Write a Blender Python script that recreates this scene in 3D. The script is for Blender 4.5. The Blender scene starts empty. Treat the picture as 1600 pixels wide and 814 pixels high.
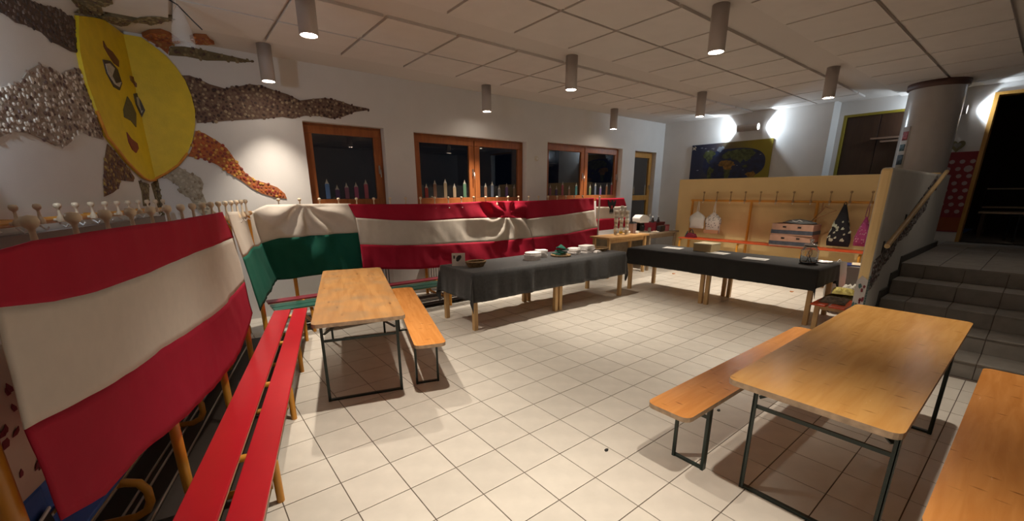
import bpy, math, random
from mathutils import Vector, Matrix
random.seed(7)
C = bpy.context.scene.collection
R = math.radians

# ------------------------------------------------------------------ camera, world, exposure
YAW, PITCH, ROLL, EYE = 0.6702, 0.2675, -0.0038, 1.64
cy_, sy_, cp_, sp_ = math.cos(YAW), math.sin(YAW), math.cos(PITCH), math.sin(PITCH)
fwd = Vector((sy_*cp_, cy_*cp_, -sp_))
rt0 = Vector((cy_, -sy_, 0)); up0 = rt0.cross(fwd)
rt = rt0*math.cos(ROLL) + up0*math.sin(ROLL); up = up0*math.cos(ROLL) - rt0*math.sin(ROLL)
cam = bpy.data.cameras.new('camera'); cam.sensor_width = 36; cam.lens = 650/1600*36
cam.shift_y = 71.8/1600; cam.clip_start = 0.02
co = bpy.data.objects.new('camera', cam); C.objects.link(co)
co.matrix_world = Matrix(((rt.x, up.x, -fwd.x, 0), (rt.y, up.y, -fwd.y, 0), (rt.z, up.z, -fwd.z, EYE), (0, 0, 0, 1)))
bpy.context.scene.camera = co
w = bpy.data.worlds.new('night'); bpy.context.scene.world = w; w.use_nodes = True
w.node_tree.nodes['Background'].inputs[0].default_value = (0.02, 0.03, 0.06, 1)
w.node_tree.nodes['Background'].inputs[1].default_value = 0.05
vs = bpy.context.scene.view_settings
vs.view_transform = 'Standard'; vs.look = 'None'; vs.gamma = 1.0; vs.exposure = -0.2
try: vs.use_curve_mapping = False
except Exception: pass

SPOT_W, SPOT_COL = 335, (1.0, 0.885, 0.74)
LENS_E = 55.0
COOL_W, COOL_COL = 44, (0.74, 0.88, 1.0)

# ------------------------------------------------------------------ materials
MATS = {}
def mat(name, col, rough=.6, metal=0, var=.0, scale=8, bump=0, bscale=60, spec=.5, emit=None, estr=0, objvar=0, trans=0, stretch=None, sheen=0):
    if name in MATS: return MATS[name]
    m = bpy.data.materials.new(name); m.use_nodes = True
    n = m.node_tree.nodes; l = m.node_tree.links; b = n['Principled BSDF']
    b.inputs['Base Color'].default_value = (*col, 1); b.inputs['Roughness'].default_value = rough
    b.inputs['Metallic'].default_value = metal; b.inputs['Specular IOR Level'].default_value = spec
    if trans: b.inputs['Transmission Weight'].default_value = trans
    if sheen: b.inputs['Sheen Weight'].default_value = sheen
    if emit: b.inputs['Emission Color'].default_value = (*emit, 1); b.inputs['Emission Strength'].default_value = estr
    tc = n.new('ShaderNodeTexCoord'); src = tc.outputs['Object']
    if stretch:
        mp = n.new('ShaderNodeMapping'); mp.inputs['Scale'].default_value = stretch; l.new(src, mp.inputs[0]); src = mp.outputs[0]
    colsock = None
    if var:
        t = n.new('ShaderNodeTexNoise'); t.inputs['Scale'].default_value = scale; t.inputs['Detail'].default_value = 6; l.new(src, t.inputs['Vector'])
        r = n.new('ShaderNodeValToRGB'); r.color_ramp.elements[0].position = .3; r.color_ramp.elements[1].position = .7
        r.color_ramp.elements[0].color = (*[c*(1-var) for c in col], 1); r.color_ramp.elements[1].color = (*[min(1, c*(1+var)) for c in col], 1)
        l.new(t.outputs['Fac'], r.inputs['Fac']); colsock = r.outputs['Color']
    if objvar:
        oi = n.new('ShaderNodeObjectInfo'); hs = n.new('ShaderNodeHueSaturation')
        mr = n.new('ShaderNodeMapRange'); mr.inputs['To Min'].default_value = 1-objvar; mr.inputs['To Max'].default_value = 1+objvar
        l.new(oi.outputs['Random'], mr.inputs['Value']); l.new(mr.outputs['Result'], hs.inputs['Value'])
        if colsock: l.new(colsock, hs.inputs['Color'])
        else: hs.inputs['Color'].default_value = (*col, 1)
        colsock = hs.outputs['Color']
    if colsock: l.new(colsock, b.inputs['Base Color'])
    if bump:
        t = n.new('ShaderNodeTexNoise'); t.inputs['Scale'].default_value = bscale; t.inputs['Detail'].default_value = 5; l.new(src, t.inputs['Vector'])
        bp = n.new('ShaderNodeBump'); bp.inputs['Strength'].default_value = bump; bp.inputs['Distance'].default_value = .01
        l.new(t.outputs['Fac'], bp.inputs['Height']); l.new(bp.outputs['Normal'], b.inputs['Normal'])
    MATS[name] = m; return m
def wood(name, c1, c2, rough=.3, axis=0, knots=True, scale=1.0, worn=None, kaxis=None):
    if name in MATS: return MATS[name]
    m = bpy.data.materials.new(name); m.use_nodes = True
    n = m.node_tree.nodes; l = m.node_tree.links; b = n['Principled BSDF']; b.inputs['Roughness'].default_value = rough
    tc = n.new('ShaderNodeTexCoord'); mp = n.new('ShaderNodeMapping')
    s = [16*scale]*3; s[axis] = 1.8*scale; mp.inputs['Scale'].default_value = s; l.new(tc.outputs['Object'], mp.inputs[0])
    t = n.new('ShaderNodeTexNoise'); t.inputs['Scale'].default_value = 1.6; t.inputs['Detail'].default_value = 7; t.inputs['Distortion'].default_value = .6; l.new(mp.outputs[0], t.inputs['Vector'])
    r = n.new('ShaderNodeValToRGB'); r.color_ramp.elements[0].position = .32; r.color_ramp.elements[1].position = .68
    r.color_ramp.elements[0].color = (*c1, 1); r.color_ramp.elements[1].color = (*c2, 1); l.new(t.outputs['Fac'], r.inputs['Fac'])
    out = r.outputs['Color']
    if knots:
        mp2 = n.new('ShaderNodeMapping'); s2 = [20.0]*3 if kaxis is not None else [11.0]*3; s2[axis if kaxis is None else kaxis] = 4.6 if kaxis is not None else 2.6; mp2.inputs['Scale'].default_value = s2; l.new(tc.outputs['Object'], mp2.inputs[0])
        v = n.new('ShaderNodeTexVoronoi'); v.voronoi_dimensions = '2D'; v.inputs['Scale'].default_value = .8; v.inputs['Randomness'].default_value = 1.0; l.new(mp2.outputs[0], v.inputs['Vector'])
        rk = n.new('ShaderNodeValToRGB'); rk.color_ramp.elements[0].position = .03; rk.color_ramp.elements[1].position = .11
        rk.color_ramp.elements[0].color = (.34, .26, .2, 1); rk.color_ramp.elements[1].color = (1, 1, 1, 1); l.new(v.outputs['Distance'], rk.inputs['Fac'])
        mx = n.new('ShaderNodeMix'); mx.data_type = 'RGBA'; mx.blend_type = 'MULTIPLY'; tn = n.new('ShaderNodeTexNoise'); tn.inputs['Scale'].default_value = 7; l.new(tc.outputs['Object'], tn.inputs['Vector']); st = n.new('ShaderNodeMapRange'); st.inputs['From Min'].default_value = .46; st.inputs['From Max'].default_value = .60; st.inputs['To Max'].default_value = .85; l.new(tn.outputs['Fac'], st.inputs['Value']); l.new(st.outputs['Result'], mx.inputs[0])
        l.new(out, mx.inputs[6]); l.new(rk.outputs['Color'], mx.inputs[7]); out = mx.outputs[2]
    if worn:
        t2 = n.new('ShaderNodeTexNoise'); t2.inputs['Scale'].default_value = 5; t2.inputs['Detail'].default_value = 8; l.new(tc.outputs['Object'], t2.inputs['Vector'])
        r2 = n.new('ShaderNodeValToRGB'); r2.color_ramp.elements[0].position = .45; r2.color_ramp.elements[1].position = .75
        r2.color_ramp.elements[0].color = (0, 0, 0, 1); r2.color_ramp.elements[1].color = (.7, .7, .7, 1); l.new(t2.outputs['Fac'], r2.inputs['Fac'])
        mx = n.new('ShaderNodeMix'); mx.data_type = 'RGBA'; l.new(r2.outputs['Color'], mx.inputs[0]); l.new(out, mx.inputs[6]); mx.inputs[7].default_value = (*worn, 1); out = mx.outputs[2]
    l.new(out, b.inputs['Base Color'])
    rr = n.new('ShaderNodeMapRange'); rr.inputs['To Min'].default_value = rough-.06; rr.inputs['To Max'].default_value = rough+.12; l.new(t.outputs['Fac'], rr.inputs['Value']); l.new(rr.outputs['Result'], b.inputs['Roughness'])
    bp = n.new('ShaderNodeBump'); bp.inputs['Strength'].default_value = .12; bp.inputs['Distance'].default_value = .004; l.new(t.outputs['Fac'], bp.inputs['Height']); l.new(bp.outputs['Normal'], b.inputs['Normal'])
    MATS[name] = m; return m

# ------------------------------------------------------------------ mesh collector
class MB:
    def __init__(s): s.v = []; s.f = []; s.m = []; s.sm = []
    def add(s, vs, fs, m=0, smooth=False):
        o = len(s.v); s.v += [tuple(v) for v in vs]
        for f in fs: s.f.append([i+o for i in f]); s.m.append(m); s.sm.append(smooth)
        return s
    def box(s, x0, x1, y0, y1, z0, z1, m=0, M=None):
        v = [(x0,y0,z0),(x1,y0,z0),(x1,y1,z0),(x0,y1,z0),(x0,y0,z1),(x1,y0,z1),(x1,y1,z1),(x0,y1,z1)]
        if M: v = [M @ Vector(p) for p in v]
        return s.add(v, [(3,2,1,0),(4,5,6,7),(0,1,5,4),(1,2,6,5),(2,3,7,6),(3,0,4,7)], m)
    def beam(s, a, b, wd, th, m=0, upv=(0,0,1)):
        a = Vector(a); b = Vector(b); d = (b-a); L = d.length; d.normalize(); u = Vector(upv)
        if abs(d.dot(u)) > .98: u = Vector((1,0,0))
        y = u.cross(d).normalized(); z = d.cross(y)
        M = Matrix(((d.x,y.x,z.x,a.x),(d.y,y.y,z.y,a.y),(d.z,y.z,z.z,a.z),(0,0,0,1)))
        return s.box(0, L, -wd/2, wd/2, -th/2, th/2, m, M)
    def tube(s, path, r, n=8, m=0, caps=True):
        P = [Vector(p) for p in path]; rings = []; N = len(P); rad = r if isinstance(r, (list, tuple)) else [r]*N
        prev = None
        for i, p in enumerate(P):
            d = (P[min(i+1,N-1)] - P[max(i-1,0)]).normalized()
            if prev is None:
                u = Vector((0,0,1)) if abs(d.z) < .9 else Vector((1,0,0)); x = d.cross(u).normalized()
            else: x = (prev - d*prev.dot(d)).normalized()
            prev = x; y = d.cross(x)
            rings.append([p + (x*math.cos(2*math.pi*k/n) + y*math.sin(2*math.pi*k/n))*rad[i] for k in range(n)])
        vs = [q for rg in rings for q in rg]; fs = []
        for i in range(N-1):
            for k in range(n): fs.append((i*n+k, i*n+(k+1)%n, (i+1)*n+(k+1)%n, (i+1)*n+k))
        s.add(vs, fs, m, True)
        if caps:
            s.add(rings[0], [tuple(range(n))[::-1]], m); s.add(rings[-1], [tuple(range(n))], m)
        return s
    def lathe(s, prof, n=16, c=(0,0,0), m=0, M=None, caps=True):
        vs = []
        for r, z in prof:
            for k in range(n):
                p = Vector((r*math.cos(2*math.pi*k/n), r*math.sin(2*math.pi*k/n), z))
                if M: p = M @ p
                vs.append(p + Vector(c))
        fs = []
        for i in range(len(prof)-1):
            for k in range(n): fs.append((i*n+k, i*n+(k+1)%n, (i+1)*n+(k+1)%n, (i+1)*n+k))
        s.add(vs, fs, m, True)
        if caps:
            if prof[0][0] > 1e-4: s.add(vs[:n], [tuple(range(n))[::-1]], m)
            if prof[-1][0] > 1e-4: s.add(vs[-n:], [tuple(range(n))], m)
        return s
    def prism(s, poly, z0, z1, m=0, ms=None, fn=None):
        # poly: 2D outline, extruded from z0 to z1; fn maps (a,b,h) to 3D
        n = len(poly); fn = fn or (lambda a, b, h: (a, b, h)); ms = m if ms is None else ms
        area = sum(poly[i][0]*poly[(i+1)%n][1]-poly[(i+1)%n][0]*poly[i][1] for i in range(n))
        if area < 0: poly = poly[::-1]
        vs = [fn(a, b, z0) for a, b in poly] + [fn(a, b, z1) for a, b in poly]
        s.add(vs, [tuple(range(n))[::-1], tuple(range(n, 2*n))], m)
        s.add(vs, [(i, (i+1)%n, n+(i+1)%n, n+i) for i in range(n)], ms)
        return s
    def grid(s, G, m=0, mf=None, smooth=True):
        nr = len(G); nc = len(G[0]); vs = [p for row in G for p in row]; o = len(s.v); s.v += [tuple(v) for v in vs]
        for i in range(nr-1):
            for j in range(nc-1):
                s.f.append([o+i*nc+j, o+i*nc+j+1, o+(i+1)*nc+j+1, o+(i+1)*nc+j]); s.m.append(mf(i, j) if mf else m); s.sm.append(smooth)
        return s
    def mesh(s, name, mats):
        me = bpy.data.meshes.new(name); me.from_pydata(s.v, [], s.f); me.update()
        for m in (mats if isinstance(mats, (list, tuple)) else [mats]): me.materials.append(m)
        me.polygons.foreach_set('material_index', s.m); me.polygons.foreach_set('use_smooth', s.sm); me.update()
        return me
    def build(s, name, mats, parent=None, loc=(0,0,0), rz=0, bevel=0, solid=0, sub=0):
        o = bpy.data.objects.new(name, s.mesh(name, mats)); C.objects.link(o)
        o.location = loc; o.rotation_euler = (0, 0, rz)
        if parent: o.parent = parent
        if solid: md = o.modifiers.new('solid', 'SOLIDIFY'); md.thickness = solid; md.offset = 0
        if sub: md = o.modifiers.new('sub', 'SUBSURF'); md.levels = sub; md.render_levels = sub
        if bevel: md = o.modifiers.new('bevel', 'BEVEL'); md.width = bevel; md.segments = 2; md.limit_method = 'ANGLE'; md.angle_limit = R(40)
        return o
def tag(o, label=None, cat=None, group=None, kind=None):
    if label: o['label'] = label
    if cat: o['category'] = cat
    if group: o['group'] = group
    if kind: o['kind'] = kind
    return o
def thing(name, label, cat, loc=(0,0,0), rz=0, group=None):
    o = bpy.data.objects.new(name, None); C.objects.link(o); o.empty_display_size = .1
    o.location = loc; o.rotation_euler = (0, 0, rz); return tag(o, label, cat, group)
def struct(name, label=None, loc=None):
    if loc is None: return name
def copy_tree(o, parent=None):
    c = o.copy(); C.objects.link(c); c.parent = parent
    for ch in list(o.children): copy_tree(ch, c)
    return c
def rrect(x0, x1, y0, y1, r, n=4):
    out = []
    for cx, cy, a in ((x1-r, y0+r, -90), (x1-r, y1-r, 0), (x0+r, y1-r, 90), (x0+r, y0+r, 180)):
        for k in range(n+1):
            t = R(a + 90*k/n); out.append((cx+r*math.cos(t), cy+r*math.sin(t)))
    return out
def hash01(*a):
    x = math.sin(sum((i+1)*12.9898*v for i, v in enumerate(a)))*43758.5453; return x-math.floor(x)
def clip_half(poly, a, b, c):   # keep a*x+b*y <= c
    out = []
    for i in range(len(poly)):
        p, q = poly[i], poly[(i+1)%len(poly)]; sp = a*p[0]+b*p[1]-c; sq = a*q[0]+b*q[1]-c
        if sp <= 0: out.append(p)
        if sp*sq < 0:
            t = sp/(sp-sq); out.append((p[0]+(q[0]-p[0])*t, p[1]+(q[1]-p[1])*t))
    return out

# outlines traced from image pixels onto the two mural walls and flags, in metres
MURAL={
 'sun':{'L':[(5.174,3.104),(5.49,3.193),(5.702,3.241),(5.989,3.297),(6.128,3.323),(6.128,1.792),(5.953,1.78),(5.796,1.802),(5.643,1.866),(5.459,1.952),(5.324,2.045),(5.231,2.102),(5.16,2.148),(5.122,2.248),(5.086,2.345),(5.062,2.461),(5.027,2.552),(5.027,2.667),(5.038,2.802),(5.094,2.949)],'B':[(-0.123,3.323),(-0.071,3.312),(0.039,3.257),(0.128,3.179),(0.221,3.098),(0.291,2.997),(0.349,2.878),(0.381,2.727),(0.39,2.568),(0.363,2.404),(0.311,2.236),(0.24,2.094),(0.137,1.965),(0.005,1.864),(-0.119,1.793),(-0.123,1.792)]},
 'r_dark':{'L':[(4.09,2.828),(4.113,2.878),(4.28,2.939),(4.521,2.982),(4.58,2.987),(4.712,3.013),(4.88,3.058),(4.978,3.048),(5.099,3.07),(5.151,3.059),(5.038,2.784),(4.945,2.768),(4.786,2.769),(4.667,2.761),(4.574,2.792),(4.484,2.789),(4.384,2.781),(4.27,2.76),(4.203,2.775),(4.134,2.777),(4.067,2.779)]},
 'r_grey':{'L':[(3.802,2.25),(3.988,2.316),(4.117,2.359),(4.246,2.464),(4.408,2.543),(4.526,2.539),(4.689,2.542),(4.783,2.591),(5.005,2.662),(5.027,2.591),(5.062,2.461),(5.122,2.248),(5.142,2.114),(4.964,2.116),(4.734,2.138),(4.649,2.08),(4.483,1.999),(4.345,1.986),(4.208,2.015),(4.054,2.038),(3.903,2.035),(3.664,1.949)]},
 'r_olive':{'C':[(-0.34,5.35),(-0.1,5.17),(-0.11,5.37),(-0.11,5.46),(-0.2,5.6),(-0.2,5.75),(-0.25,5.91),(-0.33,5.92),(-0.41,5.93),(-0.36,5.8),(-0.38,5.65),(-0.38,5.59)],'L':[(5.622,3.245),(5.393,3.184),(5.167,3.121),(5.304,3.192),(5.211,3.207),(5.185,3.218),(5.208,3.245)]},
 'r_thin':{'C':[(-0.24,5.91),(-0.15,5.82),(-0.06,5.81),(0.0,5.84),(0.06,5.71),(0.15,5.62),(0.22,5.58),(0.32,5.57),(0.25,5.67),(0.15,5.86),(0.08,5.87),(-0.01,5.9),(-0.05,6.04),(-0.1,6.1),(-0.17,6.07)]},
 'r_orange':{'C':[(0.05,6.33),(0.12,6.16),(0.21,6.07),(0.28,6.12),(0.37,6.33),(0.28,6.57),(0.26,6.93),(0.21,6.72),(0.15,6.56),(0.08,6.41)],'B':[(0.34,3.245),(0.268,3.203),(0.242,3.122),(0.196,3.169),(0.143,3.207),(0.079,3.242),(0.075,3.245)]},
 'r_streak':{'C':[(0.28,6.56),(0.41,6.46),(0.59,6.49),(0.79,6.53),(0.96,6.59),(1.12,6.64),(0.99,6.77),(0.81,6.82),(0.64,6.94),(0.44,6.9),(0.27,6.97)],'B':[(0.274,3.205),(0.41,3.231),(0.582,3.224),(0.772,3.212),(0.934,3.2),(1.076,3.187),(0.94,3.158),(0.762,3.146),(0.588,3.119),(0.405,3.129),(0.247,3.114)]},
 'r_scrap':{'C':[(0.45,6.13),(0.49,6.02),(0.59,5.97),(0.63,6.11),(0.67,6.17),(0.6,6.23),(0.5,6.29)]},
 'r_brown':{'B':[(0.306,2.923),(0.399,2.937),(0.488,2.911),(0.577,2.871),(0.72,2.845),(0.852,2.882),(0.99,2.928),(1.124,2.927),(1.258,2.893),(1.399,2.868),(1.54,2.811),(1.666,2.841),(1.861,2.879),(2.057,2.865),(2.225,2.827),(2.438,2.811),(2.454,2.793),(2.252,2.748),(2.07,2.665),(1.914,2.627),(1.769,2.645),(1.579,2.632),(1.42,2.58),(1.303,2.59),(1.127,2.558),(0.93,2.525),(0.715,2.491),(0.459,2.445),(0.386,2.433),(0.389,2.568),(0.354,2.801)]},
 'r_red':{'B':[(0.36,2.349),(0.44,2.328),(0.551,2.252),(0.64,2.172),(0.71,2.029),(0.795,1.882),(0.881,1.808),(1.016,1.763),(1.126,1.716),(1.205,1.635),(1.221,1.57),(1.079,1.588),(0.941,1.637),(0.837,1.699),(0.741,1.79),(0.621,1.878),(0.508,1.978),(0.37,2.044),(0.241,2.06),(0.292,2.152)]},
 'r_pale':{'B':[(-0.03,1.835),(0.131,1.943),(0.223,1.876),(0.32,1.824),(0.339,1.752),(0.308,1.661),(0.334,1.531),(0.408,1.398),(0.251,1.403),(0.175,1.589),(0.083,1.661),(0.107,1.715),(0.032,1.784)]},
 'r_leg1':{'L':[(5.712,1.772),(5.97,1.745),(5.83,1.512),(5.683,1.516),(5.728,1.661)]},
 'r_leg2':{'L':[(6.038,1.746),(6.128,1.767),(6.128,1.398),(6.087,1.4),(6.059,1.627)],'B':[(-0.123,1.767),(-0.078,1.8),(-0.081,1.662),(-0.085,1.396),(-0.123,1.398)]},
 'r_leaf':{'L':[(5.195,2.083),(5.323,2.005),(5.448,1.928),(5.616,1.808),(5.57,1.76),(5.29,1.768),(5.2,1.695),(5.065,1.652),(4.884,1.618),(4.986,1.807),(5.038,1.903)]},
 'f_brow':{'L':[(5.546,3.023),(5.587,2.982),(5.705,2.972),(5.809,2.922),(5.774,2.858),(5.673,2.866),(5.586,2.919),(5.53,2.967)]},
 'f_brow2':{'L':[(6.016,2.834),(6.128,2.849),(6.128,2.749),(6.121,2.749),(6.019,2.787)],'B':[(-0.123,2.849),(-0.117,2.848),(-0.078,2.781),(-0.085,2.743),(-0.123,2.749)]},
 'f_eye':{'L':[(5.438,2.839),(5.599,2.869),(5.729,2.825),(5.762,2.709),(5.661,2.625),(5.544,2.63),(5.449,2.727)]},
 'f_white':{'L':[(5.46,2.809),(5.557,2.837),(5.646,2.816),(5.547,2.728),(5.593,2.673),(5.732,2.714),(5.661,2.654),(5.561,2.662),(5.465,2.73)]},
 'f_eye2':{'L':[(6.008,2.66),(6.128,2.692),(6.128,2.46),(6.084,2.462),(6.01,2.556)],'B':[(-0.123,2.692),(-0.115,2.695),(-0.077,2.62),(-0.057,2.521),(-0.098,2.446),(-0.123,2.46)]},
 'f_white2':{'L':[(6.057,2.638),(6.128,2.652),(6.128,2.574),(6.101,2.547),(6.128,2.521),(6.128,2.487),(6.119,2.488),(6.045,2.563)],'B':[(-0.123,2.652),(-0.122,2.652),(-0.108,2.616),(-0.123,2.574),(-0.123,2.521),(-0.116,2.495),(-0.074,2.519),(-0.099,2.474),(-0.123,2.487)]},
 'f_nose':{'L':[(5.826,2.602),(5.89,2.559),(5.956,2.462),(5.872,2.315),(5.778,2.363),(5.631,2.376),(5.649,2.448)]},
 'f_mouth':{'L':[(5.601,2.234),(5.676,2.183),(5.806,2.149),(5.809,2.1),(5.717,2.048),(5.642,2.073),(5.593,2.139)]},
}
FLAGS={
'left':[[(1.3,1.51),(1.494,1.523),(1.689,1.522),(1.884,1.522),(2.079,1.521),(2.274,1.517),(2.47,1.513),(2.665,1.512),(2.86,1.512),(3.055,1.512),(3.25,1.512),(3.445,1.512),(3.64,1.513)],[(1.3,1.39),(1.511,1.355),(1.724,1.337),(1.938,1.328),(2.152,1.323),(2.366,1.322),(2.58,1.322),(2.794,1.322),(3.008,1.319),(3.222,1.316),(3.436,1.314),(3.65,1.311),(3.864,1.309)],[(1.267,1.096),(1.49,1.06),(1.714,1.024),(1.939,1.002),(2.165,0.993),(2.391,0.974),(2.617,0.955),(2.842,0.935),(3.068,0.923),(3.295,0.926),(3.521,0.929),(3.748,0.932),(3.974,0.935)],[(1.27,0.829),(1.483,0.746),(1.72,0.727),(1.955,0.683),(2.19,0.64),(2.426,0.604),(2.662,0.567),(2.9,0.549),(3.139,0.533),(3.377,0.532),(3.613,0.566),(3.849,0.6),(4.086,0.635)]],
'corner':[[(3.719,1.51),(3.797,1.507),(3.874,1.503),(3.951,1.5),(4.028,1.497),(4.105,1.494),(4.182,1.491),(4.259,1.488),(4.336,1.485),(4.413,1.482),(4.49,1.479),(4.567,1.476),(4.644,1.473)],[(3.968,1.138),(4.042,1.133),(4.116,1.128),(4.19,1.123),(4.265,1.118),(4.339,1.114),(4.414,1.111),(4.488,1.108),(4.562,1.105),(4.637,1.102),(4.711,1.099),(4.786,1.096),(4.86,1.093)],[(4.163,0.643),(4.252,0.628),(4.341,0.613),(4.429,0.597),(4.518,0.582),(4.607,0.566),(4.697,0.559),(4.786,0.554),(4.876,0.55),(4.966,0.545),(5.056,0.54),(5.146,0.535),(5.236,0.53)]],
'green':[[(0.729,1.434),(0.821,1.475),(0.916,1.505),(1.017,1.505),(1.118,1.505),(1.219,1.505),(1.32,1.505),(1.421,1.505),(1.522,1.506),(1.623,1.506),(1.724,1.505),(1.825,1.503),(1.926,1.501)],[(0.775,1.098),(0.875,1.098),(0.975,1.097),(1.075,1.097),(1.175,1.099),(1.275,1.101),(1.374,1.103),(1.474,1.105),(1.574,1.105),(1.674,1.106),(1.774,1.107),(1.874,1.108),(1.974,1.108)],[(0.857,0.578),(0.95,0.571),(1.044,0.567),(1.137,0.572),(1.231,0.576),(1.324,0.581),(1.417,0.585),(1.511,0.589),(1.604,0.593),(1.698,0.597),(1.791,0.601),(1.885,0.605),(1.978,0.609)]],
'A':[[(1.917,1.493),(2.181,1.488),(2.444,1.483),(2.708,1.479),(2.971,1.477),(3.235,1.475),(3.499,1.476),(3.762,1.486),(4.025,1.495),(4.289,1.495),(4.553,1.496),(4.816,1.493),(5.08,1.489)],[(1.994,1.31),(2.253,1.28),(2.512,1.252),(2.772,1.237),(3.032,1.222),(3.292,1.221),(3.552,1.224),(3.813,1.224),(4.073,1.222),(4.333,1.22),(4.593,1.206),(4.853,1.192),(5.113,1.178)],[(2.003,0.945),(2.264,0.914),(2.527,0.888),(2.79,0.872),(3.054,0.859),(3.318,0.851),(3.581,0.843),(3.845,0.834),(4.109,0.827),(4.372,0.821),(4.636,0.817),(4.9,0.82),(5.164,0.823)],[(1.987,0.608),(2.258,0.57),(2.53,0.532),(2.802,0.503),(3.075,0.493),(3.349,0.487),(3.623,0.492),(3.896,0.497),(4.17,0.493),(4.444,0.485),(4.717,0.478),(4.991,0.47),(5.265,0.463)]],
'B':[[(5.08,1.489),(5.235,1.491),(5.39,1.494),(5.545,1.496),(5.7,1.499),(5.855,1.502),(6.011,1.505),(6.166,1.509),(6.321,1.512),(6.476,1.516),(6.631,1.519),(6.786,1.523),(6.941,1.526)],[(5.113,1.167),(5.266,1.174),(5.418,1.182),(5.57,1.189),(5.722,1.197),(5.875,1.204),(6.027,1.214),(6.179,1.224),(6.331,1.235),(6.483,1.246),(6.635,1.257),(6.787,1.267),(6.939,1.278)],[(5.164,0.823),(5.318,0.826),(5.471,0.829),(5.625,0.832),(5.779,0.835),(5.933,0.838),(6.086,0.843),(6.24,0.855),(6.393,0.867),(6.547,0.88),(6.7,0.892),(6.853,0.904),(7.007,0.916)],[(5.265,0.463),(5.411,0.459),(5.557,0.455),(5.703,0.45),(5.849,0.446),(5.995,0.442),(6.141,0.448),(6.287,0.462),(6.432,0.476),(6.578,0.491),(6.723,0.505),(6.869,0.519),(7.014,0.533)]],
'C':[[(7.012,1.512),(7.089,1.511),(7.167,1.51),(7.244,1.509),(7.322,1.509),(7.4,1.508),(7.477,1.509),(7.555,1.51),(7.632,1.511),(7.71,1.512),(7.787,1.513),(7.865,1.514),(7.942,1.515)],[(7.025,1.341),(7.11,1.339),(7.196,1.337),(7.282,1.335),(7.368,1.333),(7.454,1.331),(7.54,1.33),(7.626,1.33),(7.712,1.33),(7.798,1.331),(7.884,1.331),(7.969,1.331),(8.055,1.332)],[(7.044,1.088),(7.136,1.086),(7.229,1.085),(7.321,1.084),(7.414,1.082),(7.506,1.081),(7.599,1.079),(7.691,1.08),(7.784,1.082),(7.876,1.083),(7.969,1.084),(8.061,1.085),(8.154,1.086)],[(7.063,0.83),(7.162,0.832),(7.261,0.834),(7.36,0.835),(7.459,0.837),(7.558,0.839),(7.657,0.841),(7.756,0.845),(7.855,0.849),(7.954,0.853),(8.053,0.856),(8.152,0.86),(8.251,0.864)]],
}

# ------------------------------------------------------------------ palette
WALL = mat('plaster', (.68,.655,.63), .85, var=.03, scale=3, bump=.12, bscale=90)
CEIL = mat('ceiling_board', (.60,.55,.51), .9, var=.03, scale=5, bump=.15, bscale=160)
CEILB = mat('ceiling_strip', (.56,.51,.47), .9)
TILE = mat('floor_tile', (.64,.595,.525), .32, var=.06, scale=7, bump=.03, bscale=40, objvar=.05, spec=.45)
GROUT = mat('grout', (.13,.10,.08), .9)
STILE = mat('stair_tile', (.23,.21,.185), .5, var=.12, scale=9, objvar=.06)
BEIGE = mat('beige_paint', (.76,.56,.27), .8, var=.03, scale=3, bump=.1, bscale=70)
WFRAME = wood('window_wood', (.26,.075,.02), (.36,.115,.03), .4, 2, False)
YFRAME = wood('door_wood', (.42,.20,.04), (.52,.27,.06), .4, 2, False)
GLASS = bpy.data.materials.new('glass'); GLASS.use_nodes = True
_b = GLASS.node_tree.nodes['Principled BSDF']; _b.inputs['Roughness'].default_value = .01; _b.inputs['Transmission Weight'].default_value = 1; _b.inputs['IOR'].default_value = 1.75
_b.inputs['Base Color'].default_value = (.9,.93,.95,1)
ORANGE = mat('orange_lacquer', (.62,.27,.03), .35, var=.08, scale=6)
STEEL = mat('steel', (.55,.53,.5), .3, metal=1)
DARK = mat('dark_metal', (.02,.02,.02), .45)
BLACKP = mat('black_plastic', (.012,.012,.013), .4)
WHITEP = mat('white_plastic', (.75,.74,.71), .5)
CREAM = mat('cream_wood', (.66,.52,.36), .5, var=.08, scale=14)

# ------------------------------------------------------------------ setting
ZC = 3.25
NLx, NLy, DLx, DLy, LO = -.9627, .2706, .2706, .9627, 1.85
LANG = R(74.3)
def lw(s, off): return (NLx*off + DLx*s, NLy*off + DLy*s)
m = MB(); m.box(-5.5, 6.128, 0, .22, -.1, 3.4)
tag(m.build('wall_left', WALL, None, (NLx*LO, NLy*LO, 0), LANG), kind='structure')

# back wall with four openings (u0, u1, z0, z1)
OPEN = [(1.535, 2.65, 1.42, 2.57), (3.13, 5.44, 1.42, 2.56), (5.98, 8.35, 1.44, 2.60), (8.83, 9.70, 0.0, 2.585)]
m = MB(); x = -.35
for u0, u1, z0, z1 in OPEN:
    m.box(x, u0, 6.4, 6.66, -.1, 3.4)
    m.box(u0, u1, 6.4, 6.66, z1, 3.4)
    if z0 > 0: m.box(u0, u1, 6.4, 6.66, -.1, z0)
    x = u1
m.box(x, 10.2, 6.4, 6.66, -.1, 3.4)
tag(m.build('wall_back', WALL), kind='structure')

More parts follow.
